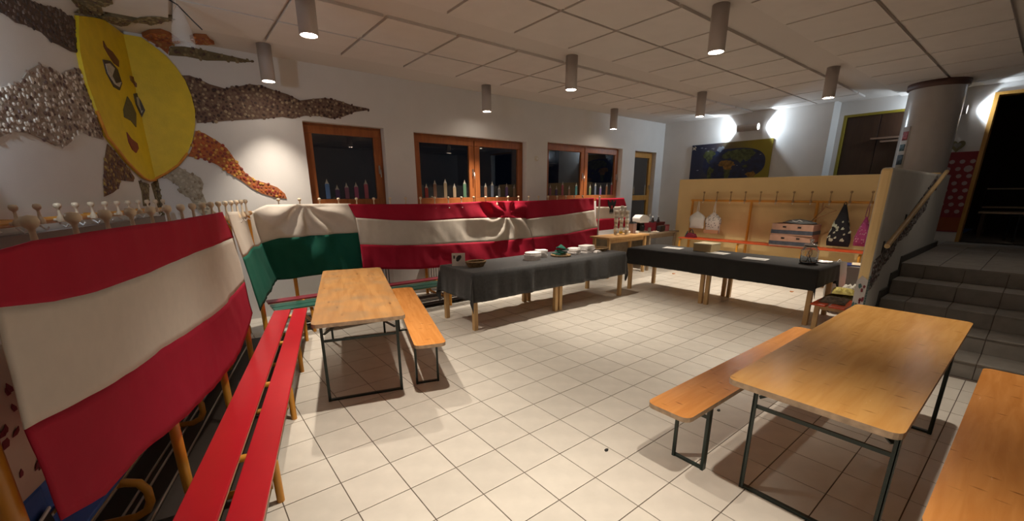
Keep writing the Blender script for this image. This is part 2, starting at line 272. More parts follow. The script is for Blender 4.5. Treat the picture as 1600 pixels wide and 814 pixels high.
m = MB()
m.box(10.0, 10.6, 2.9, 6.4, -.1, 3.4)
m.box(10.4, 10.6, 2.82, 2.9, -.1, 3.4)
m.box(10.4, 10.6, 1.72, 2.82, 3.04, 3.4); m.box(10.4, 10.6, 1.72, 2.82, -.1, .8)
m.box(10.4, 10.6, .88, 1.72, -.1, 3.4)
m.box(10.4, 10.6, -4, .88, 3.10, 3.4); m.box(10.4, 10.6, -4, .88, -.1, .8)
m.box(10.4, 10.6, -4, -1.4, .8, 3.10)
tag(m.build('wall_right', WALL), kind='structure')
m = MB(); m.box(-3.3, 10.6, -4.2, -4.0, -.1, 3.4)
tag(m.build('wall_front', WALL), kind='structure')

# ceiling slab with raised acoustic panels
ce = MB().prism([(-3.4,-4.0), (10.6,-4.0), (10.6,6.66), (-.3,6.66)], 3.28, 3.42).build('ceiling', CEILB)
tag(ce, kind='structure')
STRIPS = [.38+1.86*k for k in range(-3, 4)]
for i in range(len(STRIPS)-1):
    a = STRIPS[i]+.21; b = STRIPS[i+1]-.21; mid = (a+b)/2; off = 3.1 if i % 2 == 0 else 2.70
    for v0, v1 in ((a, mid-.017), (mid+.017, b)):
        if v1 < -3.9: continue
        v0 = max(v0, -3.98)
        k = -9
        while True:
            u0 = off+.805*k+.017; u1 = u0+.771; k += 1
            lim = 9.99 if v1 > 2.9 else 10.39
            if u0 > lim-.05: break
            P = clip_half([(u0,v0),(min(u1,lim),v0),(min(u1,lim),v1),(u0,v1)], NLx, NLy, LO-.01)
            if len(P) < 3: continue
            o = MB().prism(P, ZC, 3.2795).build('ceiling_panel', CEIL, ce)
            md = o.modifiers.new('bevel', 'BEVEL'); md.width = .013; md.segments = 1; md.limit_method = 'ANGLE'

# floor: slab, 300 single tiles, the rest joined
fl = MB().prism([(-3.3,-4.0), (10.0,-4.0), (10.0,6.4), (-.12,6.4)], -.12, -.004).build('floor', GROUT); tag(fl, kind='structure')
T = .3003; OU, OV = .2024, .1542
def to_px(p):
    d = Vector(p)-Vector((0,0,EYE)); z = d.dot(fwd)
    if z < .05: return None
    return 800+650*d.dot(rt)/z, 478.8-650*d.dot(up)/z
cells = []
for i in range(-14, 34):
    for j in range(-14, 22):
        u0 = OU+T*i; v0 = OV+T*j; cu, cv = u0+T/2, v0+T/2
        if NLx*cu+NLy*cv > LO-.02 or cv > 6.38 or cu > 10 or cv < -3.9: continue
        if (cu > 5.45 and cv < 1.0) or (cu > 8.92 and cv < 5.2): continue
        q = [to_px((u0+a*T, v0+b*T, 0)) for a, b in ((0,0),(1,0),(1,1),(0,1))]
        area = 0
        if all(q):
            c = (sum(p[0] for p in q)/4, sum(p[1] for p in q)/4)
            if -40 < c[0] < 1640 and c[1] < 860 and not (c[0] < 330 and c[1] > 430):
                area = abs(sum(q[k][0]*q[(k+1)%4][1]-q[(k+1)%4][0]*q[k][1] for k in range(4)))/2
        cells.append((area, u0, v0))
cells.sort(reverse=True)
g = .003
tile_me = MB().prism([(g,g),(T-g,g),(T-g,T-g),(g,T-g)], -.006, 0).mesh('floor_tile', TILE)
for area, u0, v0 in cells[:300]:
    o = bpy.data.objects.new('floor_tile', tile_me); C.objects.link(o); o.location = (u0, v0, 0); o.parent = fl
m = MB()
for area, u0, v0 in cells[300:]:
    if u0 + T > 10: continue
    m.prism([(u0+g,v0+g),(u0+T-g,v0+g),(u0+T-g,v0+T-g),(u0+g,v0+T-g)], -.006, 0)
tag(m.build('floor_tile_field', TILE, fl), kind='stuff')

# stairs and upper floor
US = [5.37, 5.72, 6.08, 6.46, 6.83]; HS = .16
st = MB().box(5.39, 6.83, -4, 1.0, -.1, .14).build('stairs', GROUT); tag(st, kind='structure')
SJ = [1.0-.02]; v = .77
while v > -1.3: SJ.append(v); v -= .325
for k, u0 in enumerate(US):
    z1 = HS*(k+1); u1 = US[k+1] if k < 4 else u0+.34
    if k < 4: b = MB().box(u0+.012, u1+.02, -4, .999, max(0, z1-.17), z1-.012)
    else: b = MB().box(u0+.012, u0+.06, -4, .999, .6, z1-.012)
    sp = b.build('stair_step', GROUT, st)
    for a in range(len(SJ)-1):
        va, vb = SJ[a+1]+.003, SJ[a]-.003
        if k < 4: MB().box(u0-.012, u1+.005, va, vb, z1-.014, z1).build('stair_tile', STILE, sp, bevel=.003)
        MB().box(u0, u0+.014, va, vb, z1-HS+.001, z1-.016).build('stair_tile', STILE, sp)
uf = MB().box(6.85, 14.4, -4, 1.0, .6, .79).box(9.0, 10.4, 1.1, 5.23, .6, .79).build('floor_upper', GROUT); tag(uf, kind='structure')
for a in range(8):
    for b in range(6):
        MB().box(6.818+.33*a, 6.818+.33*a+.324, .985-.325*(b+1)+.003, .985-.325*b-.003, .782, .8).build('floor_tile', STILE, uf)
m = MB(); m.box(6.85+.33*8-.03, 14.3, -4, 1.0, .785, .8).box(6.85, 9.46, -4, -.965, .785, .8).box(9.0, 10.4, 1.1, 5.23, .785, .8)
tag(m.build('floor_tile_field', STILE, uf), kind='stuff')

SW = mat('grey_paint', (.50,.49,.46), .8, var=.04, scale=4, bump=.1)
m = MB().box(5.45, 9.0, 1.0, 1.1, 0, 1.86)
wst = m.build('wall_stair', [SW, BEIGE], bevel=.03); tag(wst, kind='structure')
for p in wst.data.polygons:
    if p.normal.x < -.5: p.material_index = 1
tag(MB().box(8.9, 9.0, 1.1, 5.23, 0, 1.90).build('wall_parapet', BEIGE, bevel=.015), kind='structure')
tag(MB().box(9.0, 10.0, 5.15, 5.23, 0, .8).build('wall_landing', WALL), kind='structure')
# stepped skirting along the stair wall
pr = []
for k, u0 in enumerate(US): pr += [(u0+(.0 if k else .0), HS*k+.09 if k else 0), (u0, HS*(k+1)+.08)]
pr = [(5.46, .16), (5.46, .25)] + [q for k in range(1, 5) for q in ((US[k]-.04, HS*k+.08), (US[k]-.04, HS*(k+1)+.08))] + [(8.98, .88), (8.98, .8), (6.83, .8)] + [q for k in (4, 3, 2, 1) for q in ((US[k], HS*k),)]
DSK = mat('dark_skirting', (.06,.055,.05), .6)
tag(MB().prism(pr, .986, 1.0, fn=lambda a, b, h: (a, h, b)).build('baseboard_stair', DSK), kind='structure')

col = MB().lathe([(.33,.8),(.33,3.16)], 40, (9.6,1.46,0)).build('column', mat('column_paint', (.46,.43,.41), .22, var=.03, bump=.03, bscale=20, spec=.6)); tag(col, kind='structure')
MB().lathe([(.335,3.16),(.36,3.17),(.36,3.249),(.335,3.249)], 40, (9.6,1.46,0)).build('collar', mat('brown_collar', (.10,.05,.04), .6), col)
# posters wrapped on the column
def curved(rad, a0, a1, z0, z1, name, mt, parent, n=6):
    m = MB(); G = [[(9.6+rad*math.cos(R(a0+(a1-a0)*j/n)), 1.46+rad*math.sin(R(a0+(a1-a0)*j/n)), z) for j in range(n+1)] for z in (z0, z1)]
    return m.grid(G).build(name, mt, parent, solid=.003)
po = thing('column_notice', 'small paper notice in pale and dark patches wrapped on the round column', 'notice', (0,0,0))
curved(.335, 128, 152, 1.98, 2.62, 'sheet', mat('notice_paper', (.55,.52,.5), .7), po)
curved(.338, 131, 149, 2.05, 2.2, 'print', mat('notice_dark', (.05,.07,.09), .7, var=.6, scale=30), po)
curved(.338, 131, 147, 2.26, 2.36, 'print', mat('notice_teal', (.10,.16,.18), .7, var=.6, scale=30), po)
curved(.338, 133, 149, 2.42, 2.55, 'print', mat('notice_pink', (.35,.10,.12), .7, var=.6, scale=30), po)

# dark room behind the upper opening
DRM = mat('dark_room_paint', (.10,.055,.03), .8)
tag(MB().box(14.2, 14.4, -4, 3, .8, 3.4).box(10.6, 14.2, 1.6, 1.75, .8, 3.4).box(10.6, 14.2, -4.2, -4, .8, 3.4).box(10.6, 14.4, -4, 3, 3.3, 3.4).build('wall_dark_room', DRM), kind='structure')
m = MB().box(10.37, 10.62, .85, .90, .8, 3.12).box(10.37, 10.62, -1.4, .85, 3.08, 3.12)
tag(m.build('trim_1', YFRAME), kind='structure')
# brown double door with push bar
d2 = thing('door_2', None, None, (10.46,0,.8)); tag(d2, kind='structure')
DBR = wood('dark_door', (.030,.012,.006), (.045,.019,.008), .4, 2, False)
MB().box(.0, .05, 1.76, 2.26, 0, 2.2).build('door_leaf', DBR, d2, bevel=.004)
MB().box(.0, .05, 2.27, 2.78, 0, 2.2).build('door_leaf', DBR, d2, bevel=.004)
MB().box(-.06, .10, 2.78, 2.82, 0, 2.24).box(-.06, .10, 1.72, 1.76, 0, 2.24).box(-.06, .1, 1.76, 2.78, 2.2, 2.24).build('door_frame', mat('mustard_frame', (.26,.20,.015), .5), d2)
for v0, v1, z in ((1.8, 2.2, 1.72), (1.95, 2.35, 1.78)):
    MB().beam((-.04,v0,z),(-.04,v1,z),.035,.03).beam((0,v0+.03,z),(-.04,v0+.03,z),.03,.03).beam((0,v1-.03,z),(-.04,v1-.03,z),.03,.03).build('push_bar', mat('dull_bar', (.28,.2,.15), .35, metal=.6), d2)

# ------------------------------------------------------------------ windows
VF = 6.50
def win_handle(x, z, parent):
    MB().box(x-.012, x+.012, VF-.022, VF-.01, z-.06, z+.06).build('handle_plate', STEEL, parent)
    MB().tube([(x,VF-.02,z),(x,VF-.06,z),(x,VF-.065,z-.11)], .008).build('handle', STEEL, parent)
def sash(parent, x0, x1, z0, z1, wd, mt, handle=None):
    m = MB()
    m.box(x0,x1,VF,VF+.06,z0,z0+wd).box(x0,x1,VF,VF+.06,z1-wd,z1).box(x0,x0+wd,VF,VF+.06,z0+wd,z1-wd).box(x1-wd,x1,VF,VF+.06,z0+wd,z1-wd)
    sh = m.build('sash', mt, parent, bevel=.006)
    MB().box(x0+wd-.01,x1-wd+.01,VF+.025,VF+.035,z0+wd-.01,z1-wd+.01).build('pane', GLASS, sh)
def window(idx, o, sashes, mt):
    u0, u1, z0, z1 = o
    r = thing(f'window_{idx}', None, None, (0,0,0)); tag(r, kind='structure'); f = .05
    MB().box(u0,u1,VF+.02,VF+.1,z0,z0+f).box(u0,u1,VF+.02,VF+.1,z1-f,z1).box(u0,u0+f,VF+.02,VF+.1,z0+f,z1-f).box(u1-f,u1,VF+.02,VF+.1,z0+f,z1-f).build('window_frame', mt, r, bevel=.004)
    for x0, x1 in sashes: sash(r, x0, x1, z0+.03, z1-.03, .105, mt)
    return r
w1 = window(1, OPEN[0], [(1.555, 2.62)], WFRAME); win_handle(2.57, 1.98, w1)
w2 = window(2, OPEN[1], [(3.16, 4.31), (4.325, 5.41)], WFRAME); win_handle(4.27, 1.98, w2)
w3 = window(3, OPEN[2], [(6.01, 7.17), (7.185, 8.32)], WFRAME); win_handle(7.12, 1.98, w3); win_handle(8.27, 1.98, w3)
d1 = thing('door_1', None, None, (0,0,0)); tag(d1, kind='structure')
MB().box(8.83,8.88,VF+.02,VF+.1,0,2.585).box(9.65,9.70,VF+.02,VF+.1,0,2.585).box(8.88,9.65,VF+.02,VF+.1,2.535,2.585).build('door_frame', YFRAME, d1, bevel=.004)
m = MB(); X0, X1 = 8.86, 9.67
m.box(X0,X0+.1,VF,VF+.06,.02,2.56).box(X1-.1,X1,VF,VF+.06,.02,2.56)
for za, zb in ((.02,.2),(1.44,1.56),(2.45,2.56)): m.box(X0+.1,X1-.1,VF,VF+.06,za,zb)
dl = m.build('door_leaf', YFRAME, d1, bevel=.006)
for za, zb in ((.19,1.45),(1.55,2.46)): MB().box(X0+.09,X1-.09,VF+.025,VF+.035,za,zb).build('pane', GLASS, dl)
win_handle(9.62, 1.75, d1)
# night ground outside
tag(MB().box(-8,16,6.7,30,-.2,-.05).build('floor_outside', mat('night_ground', (.03,.035,.03), .9)), kind='structure')

# paper pencils stuck on the panes
PC = {'blue':(.10,.20,.42),'plum':(.10,.05,.14),'mauve':(.30,.12,.18),'pink':(.42,.10,.20),'rose':(.48,.12,.16),'red':(.40,.06,.05),'brown':(.28,.15,.09),'tan':(.36,.25,.14),'sand':(.45,.33,.20),'green':(.10,.22,.13),'slate':(.15,.18,.24),'grey':(.16,.16,.17),'olive':(.22,.24,.08),'violet':(.22,.14,.34),'teal':(.06,.22,.22),'rust':(.34,.13,.05)}
TIPP = mat('pencil_tip', (.34,.31,.26), .8)
ORD = ['first','second','third','fourth','fifth']
def pencils(name_win, us, hs, cols, z0):
    for i, (u, h, c) in enumerate(zip(us, hs, cols)):
        t = thing('paper_pencil', f'{c} paper pencil, {ORD[i]} along {name_win}', 'pencil decoration', (u, VF+.022, z0), group='paper pencils on the windows')
        pm = mat('pencil_'+c, tuple(q*.62 for q in PC[c]), .8)
        y = .0025
        MB().prism([(-.03,0),(-.01,0),(-.01,h-.07),(-.03,h-.075)], -y, 0, fn=lambda a,b,k:(a,k,b)).prism([(-.01,0),(.01,0),(.01,h-.07),(-.01,h-.07)], -y-.001, 0, fn=lambda a,b,k:(a,k,b)).prism([(.01,0),(.03,0),(.03,h-.075),(.01,h-.07)], -y, 0, fn=lambda a,b,k:(a,k,b)).build('barrel', pm, t)
        MB().prism([(-.03,h-.075),(0,h-.02),(.03,h-.075),(.01,h-.07),(-.01,h-.07)], -y, 0, fn=lambda a,b,k:(a,k,b)).prism([(-.012,h-.042),(0,h),(.012,h-.042),(0,h-.02)], -y-.0005, 0, fn=lambda a,b,k:(a,k,b)).build('tip', TIPP, t)
pencils('the single-pane window', [1.79,1.925,2.06,2.20,2.35], [.28,.20,.23,.24,.28], ['blue','plum','mauve','pink','rose'], 1.56)
pencils('the pane nearest the single-pane window', [3.36,3.52,3.72,3.90,4.11], [.23,.29,.31,.24,.30], ['red','brown','tan','sand','green'], 1.56)
pencils('the pane nearest the thermostat, before it', [4.56,4.71,4.87,5.05,5.23], [.25,.28,.21,.25,.23], ['brown','slate','grey','violet','tan'], 1.56)
pencils('the pane just past the thermostat', [6.19,6.37,6.55,6.75,6.97], [.22,.19,.28,.2,.26], ['mauve','plum','rose','brown','teal'], 1.58)
pencils('the pane nearest the glass door', [7.42,7.60,7.78,8.0,8.17], [.23,.27,.22,.26,.3], ['olive','slate','violet','rust','red'], 1.58)
pencils('the upper glass of the orange-framed door', [9.03,9.5], [.22,.26], ['tan','sand'], 1.58)

th = thing('thermostat', 'small round cream thermostat on the white wall between two windows', 'thermostat', (5.69, 6.4, 2.27))
MB().lathe([(.045,0),(.045,.012),(.035,.02),(0,.02)], 20, M=Matrix.Rotation(R(90),4,'X')).build('housing', mat('thermo_cream', (.6,.53,.42), .5), th)
MB().lathe([(.02,.02),(.02,.03),(0,.03)], 14, M=Matrix.Rotation(R(90),4,'X')).build('dial', WHITEP, th)

# ------------------------------------------------------------------ ceiling lamps
HOUS = mat('lamp_grey', (.42,.37,.34), .5)
LENS = mat('lamp_lens', (1,1,1), .5, emit=SPOT_COL, estr=LENS_E)
def ceiling_lamp(u, v, label, k=1.0):
    t = thing('ceiling_lamp', label, 'ceiling lamp', (u, v, 3.28), group='cylinder lamps under the ceiling')
    r = .075
    m = MB().lathe([(r-.008,-.385),(r,-.385),(r,-.001),(0,-.001)], 28, caps=False)
    m.lathe([(r-.008,-.385),(r-.010,-.35)], 28, caps=False)
    m.build('housing', HOUS, t)
    MB().lathe([(0,-.372),(r-.010,-.372),(r-.010,-.36),(0,-.36)], 24, caps=False).build('lens', LENS, t)
    L = bpy.data.lights.new('lamp_light', 'SPOT'); L.energy = SPOT_W*k; L.color = SPOT_COL; L.spot_size = R(80); L.spot_blend = 1.0; L.shadow_soft_size = .03
    o = bpy.data.objects.new('lamp_light', L); C.objects.link(o); o.parent = t; o.location = (0,0,-.392)
    return t
UL, VL = [1.12, 4.22, 7.42], [5.96, 4.10, 2.24, .38]
LAB = {(0,0):'grey cylinder ceiling lamp at the tip of the thin mural streak, above the white-green flag',
 (0,1):'grey cylinder ceiling lamp cut by the top edge, largest beside the mural',
 (1,0):'small grey cylinder ceiling lamp close to the wall above the double window',
 (1,1):'grey cylinder ceiling lamp in the middle of the row, above the long black table',
 (1,2):'large grey cylinder ceiling lamp hanging nearest above the middle of the room',
 (2,0):'smallest grey cylinder ceiling lamp, near the far window wall',
 (2,1):'grey cylinder ceiling lamp before the world map wall',
 (2,2):'grey cylinder ceiling lamp next to the brown upper door'}
POW = {(1,2): .65, (2,2): 1.1, (2,1): 1.2, (1,1): 1.15, (0,0): .7, (1,0): 1.35}
for (a, b), lab in LAB.items(): ceiling_lamp(UL[a], VL[b], lab, POW.get((a, b), 1.0))
ceiling_lamp(UL[0], VL[2], 'grey cylinder ceiling lamp over the red bench, in line with the largest one')
ceiling_lamp(UL[0], VL[3], 'grey cylinder ceiling lamp behind the red bench, over the open floor')
ceiling_lamp(UL[2], VL[3], 'grey cylinder ceiling lamp over the stairs', .04)
ceiling_lamp(UL[1], VL[3], 'grey cylinder ceiling lamp over the knotty beer table', .5)

# horizontal wall lamps of the upper floor: a tube lit at both ends
def wall_lamp(u, v, z, wall_u, label, ln=.42, rz=0, k=1.0):
    t = thing('wall_lamp', label, 'wall lamp', (u, v, z), rz, group='tube wall lamps')
    MX = Matrix.Rotation(R(90), 4, 'X')
    MB().lathe([(.07,-ln/2),(.07,ln/2)], 24, M=MX, caps=False).lathe([(.064,-ln/2),(.064,ln/2)], 24, M=MX, caps=False).build('housing', HOUS, t)
    MB().beam((0,0,0),(wall_u-u,0,0),.05,.05).build('bracket', HOUS, t)
    for sg in (-1, 1):
        MB().lathe([(0,sg*(ln/2-.02)),(.064,sg*(ln/2-.02)),(.064,sg*(ln/2-.03)),(0,sg*(ln/2-.03))], 24, M=MX, caps=False).build('lens', mat('cool_lens', (1,1,1), .5, emit=(.85,.93,1), estr=12), t)
        L = bpy.data.lights.new('lamp_light', 'SPOT'); L.energy = COOL_W*k; L.color = COOL_COL; L.spot_size = R(112); L.spot_blend = .3; L.shadow_soft_size = .03
        o = bpy.data.objects.new('lamp_light', L); C.objects.link(o); o.parent = t
        o.location = (0, sg*(ln/2+.01), 0); o.rotation_euler = (R(90) if sg > 0 else R(-90), 0, 0)
wall_lamp(9.86, 4.34, 2.95, 10.0, 'grey tube wall lamp above the world map, lit at both ends')
wall_lamp(10.26, 1.36, 2.90, 10.4, 'grey tube wall lamp half hidden behind the round column', k=.6)

x, y = lw(2.75, LO-.14)  # extra lamp outside the view, added to brighten the mural wall
wall_lamp(x, y, 2.45, x+.14, 'unseen grey tube wall lamp added to brighten the mural wall', rz=LANG+R(90)-R(180), k=.9)

# ------------------------------------------------------------------ sun mosaic across the corner
mu = thing('sun_mosaic', 'big yellow sun face mosaic with wavy pebble rays spread over the wall corner', 'mural', (0,0,0))
def fnL(a, b, h):
    x, y = lw(a, LO-h); return (x, y, b)
def fnB(a, b, h): return (a, 6.4-h, b)
def fnC(a, b, h): return (a, b, 3.249-h)
GB = {'dark':((.10,.065,.05),[(.055,.03,.025),(.09,.055,.045),(.13,.09,.07),(.04,.025,.02)]),
 'grey':((.34,.28,.23),[(.44,.35,.28),(.22,.14,.10),(.66,.58,.50),(.10,.05,.04)]),
 'olive':((.16,.12,.06),[(.20,.15,.07),(.13,.09,.045),(.10,.05,.035),(.24,.18,.09)]),
 'orange':((.30,.10,.03),[(.40,.13,.03),(.28,.06,.02),(.34,.16,.04),(.22,.06,.03)]),
 'brown':((.16,.10,.07),[(.085,.035,.028),(.20,.13,.09),(.34,.26,.17),(.05,.022,.018)]),
 'red':((.38,.12,.04),[(.46,.11,.02),(.30,.035,.018),(.55,.30,.06),(.22,.04,.025)]),
 'pale':((.40,.35,.27),[(.46,.40,.31),(.34,.29,.22),(.28,.22,.15),(.5,.45,.36)]),
 'leaf':((.16,.08,.04),[(.12,.045,.03),(.22,.12,.04),(.34,.22,.05),(.08,.03,.025)])}
RK = {'r_dark':'dark','r_grey':'grey','r_olive':'olive','r_thin':'olive','r_orange':'orange','r_streak':'olive','r_scrap':'orange','r_brown':'brown','r_red':'red','r_pale':'pale','r_leg1':'olive','r_leg2':'olive','r_leaf':'leaf'}
RLAB = {'r_dark':'dark brown ray','r_grey':'grey and white pebble ray','r_brown':'long dark brown ray','r_red':'red and orange ray','r_pale':'pale grey ray','r_leaf':'dark leaf-shaped ray'}
def inside(p, P):
    c = False; j = len(P)-1
    for i in range(len(P)):
        if (P[i][1] > p[1]) != (P[j][1] > p[1]) and p[0] < (P[j][0]-P[i][0])*(p[1]-P[i][1])/(P[j][1]-P[i][1])+P[i][0]: c = not c
        j = i
    return c
def pebbles(m, P, fn, step, h0, rnd, squash=1.0):
    xs = [p[0] for p in P]; ys = [p[1] for p in P]; y = min(ys); row = 0
    while y < max(ys):
        x = min(xs)+(row % 2)*step/2
        while x < max(xs):
            p = (x+rnd.uniform(-.3,.3)*step, y+rnd.uniform(-.3,.3)*step)
            if inside(p, P):
                r = step*rnd.uniform(.42,.6); a0 = rnd.uniform(0, 6.3); el = rnd.uniform(.6, 1); ca, sa = math.cos(a0), math.sin(a0)
                ring = []
                for k in range(6):
                    t = k*math.pi/3; ex, ey = r*math.cos(t), r*el*math.sin(t); ring.append((p[0]+ex*ca-ey*sa, p[1]+ex*sa+ey*ca))
                hh = h0*rnd.uniform(.8, 1.5); mi = rnd.randrange(4)
                vs = [fn(a, b, .004) for a, b in ring]+[fn(p[0]+(a-p[0])*.6, p[1]+(b-p[1])*.6, .005+hh) for a, b in ring]
                m.add(vs, [(k,(k+1)%6,6+(k+1)%6,6+k) for k in range(6)]+[tuple(range(6,12))], mi)
            x += step
        y += step*.87; row += 1
def cz(P): return [(a, min(b, 3.245)) for a, b in P]
rnd = random.Random(3)
for key, kind in RK.items():
    base, cols = GB[kind]
    m = MB(); pm = MB()
    for sd, fn in (('L', fnL), ('B', fnB), ('C', fnC)):
        if sd in MURAL[key]:
            P = MURAL[key][sd] if sd == 'C' else cz(MURAL[key][sd]); m.prism(P, -.029 if sd == 'C' else 0, .008, fn=fn); pebbles(pm, P, fn, .042, .007, rnd)
    ray = m.build('ray', mat('grout_'+kind, base, .9), mu)
    if key in RLAB: ray['label'] = RLAB[key]
    o = pm.build('pebbles', [mat(f'pebble_{kind}_{i}', c, .5) for i, c in enumerate(cols)], ray); o['kind'] = 'stuff'
YEL = mat('sun_yellow', (.70,.50,.015), .55, var=.07, scale=10, bump=.2, bscale=60)
m = MB()
for sd, fn in (('L', fnL), ('B', fnB)): m.prism(cz(MURAL['sun'][sd]), 0, .03, fn=fn)
sun = m.build('sun_face', YEL, mu)
m = MB()
L = MURAL['sun']['L']; B = MURAL['sun']['B']
low = [fnL(*L[k], .026) for k in range(len(L)-1, -1, -1) if L[k][1] < 2.36]
lowB = [fnB(*B[k], .026) for k in range(len(B)-2, -1, -1) if B[k][1] < 2.1]
ORM = mat('sun_orange', (.62,.24,.02), .6, var=.15, scale=20)
m.tube(low, .013, 7).tube(lowB, .013, 7)
m.build('orange_rim', ORM, mu)
FC = {'f_brow':(.16,.055,.02),'f_brow2':(.18,.07,.02),'f_eye':(.06,.04,.03),'f_white':(.5,.45,.38),'f_eye2':(.07,.05,.03),'f_white2':(.45,.40,.28),'f_nose':(.10,.085,.04),'f_mouth':(.22,.03,.015)}
FN = {'f_brow':'eyebrow','f_brow2':'eyebrow','f_eye':'eye','f_white':'eye_white','f_eye2':'eye','f_white2':'eye_white','f_nose':'nose','f_mouth':'mouth'}
for key, c in FC.items():
    h = .042 if 'white' in key else .037
    m = MB()
    for sd, fn in (('L', fnL), ('B', fnB)):
        if sd in MURAL[key]: m.prism(MURAL[key][sd], .02, h, fn=fn)
    m.build(FN[key], mat('face_'+key, c, .6, var=.2, scale=40), sun)

# ------------------------------------------------------------------ coat racks with benches
RED = mat('red_lacquer', (.50,.012,.022), .28, var=.05, scale=4)
GREEN = mat('green_lacquer', (.012,.10,.07), .3, var=.05, scale=4)
BLUE = mat('blue_lacquer', (.03,.09,.35), .3)
REDO = mat('orange_red_lacquer', (.58,.07,.015), .3, var=.05, scale=4)
PLY = mat('ply_edge', (.42,.27,.13), .6)
SHELF = mat('dark_shelf', (.035,.025,.02), .6)
def hook_mesh(zr, zk, mt=None):
    m = MB()
    m.lathe([(.020,zr-.012),(.021,zr+.012),(.010,zr+.03),(.007,zk-.04),(.008,zk-.03),(.018,zk-.020),(.021,zk-.008),(.017,zk+.006),(0,zk+.010)], 12, (0,-.034,0))
    m.tube([(0,-.02,zr-.02),(0,-.05,zr-.05),(0,-.064,zr-.03)], .006, 6, 1)
    m.tube([(0,0,zr),(0,-.034,zr)], .012, 6)
    return m.mesh('coat_hook', [mt or CREAM, WHITEP])
def rack(root, L, frames, hooks, zs, front, back, zr=1.44, zk=1.575, shelf=True, hooks_back=None, hook_mat=None, curl=True):
    for x in frames:
        MB().tube([(x,0,0),(x,0,zr+.02)], .024, 10).build('post', ORANGE, root)
        for sg in (-1, 1):
            if sg > 0 and not back: continue
            z = zs-.036; r = .020
            if curl: p = [(x,sg*.385,0),(x,sg*.385,z-.06),(x,sg*.37,z-.02),(x,sg*.335,z),(x,sg*.135,z),(x,sg*.085,z-.018),(x,sg*.06,z-.065),(x,sg*.06,z-.13),(x,sg*.08,z-.175),(x,sg*.13,z-.20),(x,sg*.36,z-.20)]
            else: p = [(x,sg*.375,0),(x,sg*.375,z-.05),(x,sg*.35,z-.01),(x,sg*.32,z),(x,sg*.02,z)]
            if sg > 0: p = [(a, b+.10, q) for a, b, q in p]
            MB().tube(p, r, 8).build('seat_bracket', ORANGE, root)
    MB().tube([(.0,0,zr),(L,0,zr)], .022, 10).build('rail', ORANGE, root)
    hm = hook_mesh(zr, zk, hook_mat)
    for x in hooks:
        o = bpy.data.objects.new('coat_hook', hm); C.objects.link(o); o.parent = root; o.location = (x, 0, 0)
    for sg, mt in ((-1, front), (1, back)):
        if not mt: continue
        for y0, y1 in (((.075,.245),(.275,.42)) if sg < 0 else ((.245,.395),(.425,.565))) if curl else ((.02,.19),(.22,.40)):
            a, b = sorted((sg*y0, sg*y1))
            MB().box(0, L, a, b, zs-.018, zs).build('seat_slat', mt, root, bevel=.006)
            MB().box(.002, L-.002, a+.002, b-.002, zs-.026, zs-.0185).build('slat_core', PLY, root)
    if shelf:
        MB().box(.05, L-.05, -.33, .60 if back else 0, .045, .06).build('shoe_shelf', SHELF, root)
        for y in (-.35,-.26,-.22,-.1)+((.16,.26,.30,.42,.52) if back else ()):
            MB().tube([(.02,y,.1),(L-.02,y,.1)], .007, 6).build('shoe_rail', STEEL, root)
S0 = .42
xo, yo = lw(S0, .82)
rl = thing('coat_rack_bench', 'kindergarten coat rack with double red slat bench and orange tube frame along the mural wall', 'coat rack', (xo, yo, 0), LANG)
rack(rl, 4.86, [.03,.86,1.86,2.80,3.73,4.66], [.1+.2185*i for i in range(21)], .345, RED, BLUE)
rb = thing('coat_rack_bench', 'kindergarten coat rack with green slat bench below the windows, behind the hanging flags', 'coat rack', (1.02, 6.06, 0))
LB = 5.98
for x in [.10,1.06,2.02,2.98,3.94,4.90,5.86]:
    MB().tube([(x,0,0),(x,0,1.45)], .024, 10).build('post', ORANGE, rb)
    z = .309
    MB().tube([(x,-.74,0),(x,-.74,z-.06),(x,-.725,z-.02),(x,-.69,z),(x,-.14,z),(x,-.09,z-.018),(x,-.065,z-.065),(x,-.065,z-.13),(x,-.085,z-.175),(x,-.14,z-.2),(x,-.68,z-.2)], .020, 8).build('seat_bracket', ORANGE, rb)
MB().tube([(0,0,1.44),(LB,0,1.44)], .022, 10).build('rail', ORANGE, rb)
hm = hook_mesh(1.44, 1.57)
for i in range(24):
    o = bpy.data.objects.new('coat_hook', hm); C.objects.link(o); o.parent = rb; o.location = (.03+.243*i, 0, 0)
MAROON = mat('maroon_lacquer', (.25,.02,.04), .35)
for y0, y1, mt, zz in ((-.775,-.63,GREEN,.345),(-.60,-.45,GREEN,.345),(-.33,-.17,MAROON,.345)):
    MB().box(-.30,LB,y0,y1,zz-.018,zz).build('seat_slat', mt, rb, bevel=.006); MB().box(-.298,LB-.002,y0+.002,y1-.002,zz-.026,zz-.0185).build('slat_core', PLY, rb)
MB().box(.05,LB-.05,-.66,-.1,.045,.06).build('shoe_shelf', SHELF, rb)
for y in (-.68,-.56,-.50,-.30,-.2): MB().tube([(.02,y,.1),(LB-.02,y,.1)], .007, 6).build('shoe_rail', STEEL, rb)
# rack fixed on the wall below the mosaic
xo, yo = lw(2.0, 1.74)
rw = thing('coat_rail', 'orange wall rail with mushroom coat hooks below the sun mosaic', 'coat rack', (xo, yo, 0), LANG)
MB().tube([(0,0,1.475),(3.95,0,1.475)], .022, 10).build('rail', ORANGE, rw)
hm = hook_mesh(1.475, 1.575)
for i in range(18):
    o = bpy.data.objects.new('coat_hook', hm); C.objects.link(o); o.parent = rw; o.location = (.05+.2145*i, -.03, 0)
for x in (.5, 1.5, 2.5, 3.5): MB().beam((x,0,1.475),(x,.12,1.475),.04,.04).build('wall_bracket', ORANGE, rw)
MB().box(.0, 3.95, .02, .10, .95, 1.40).build('back_board', mat('grey_board', (.22,.18,.16), .8), rw)
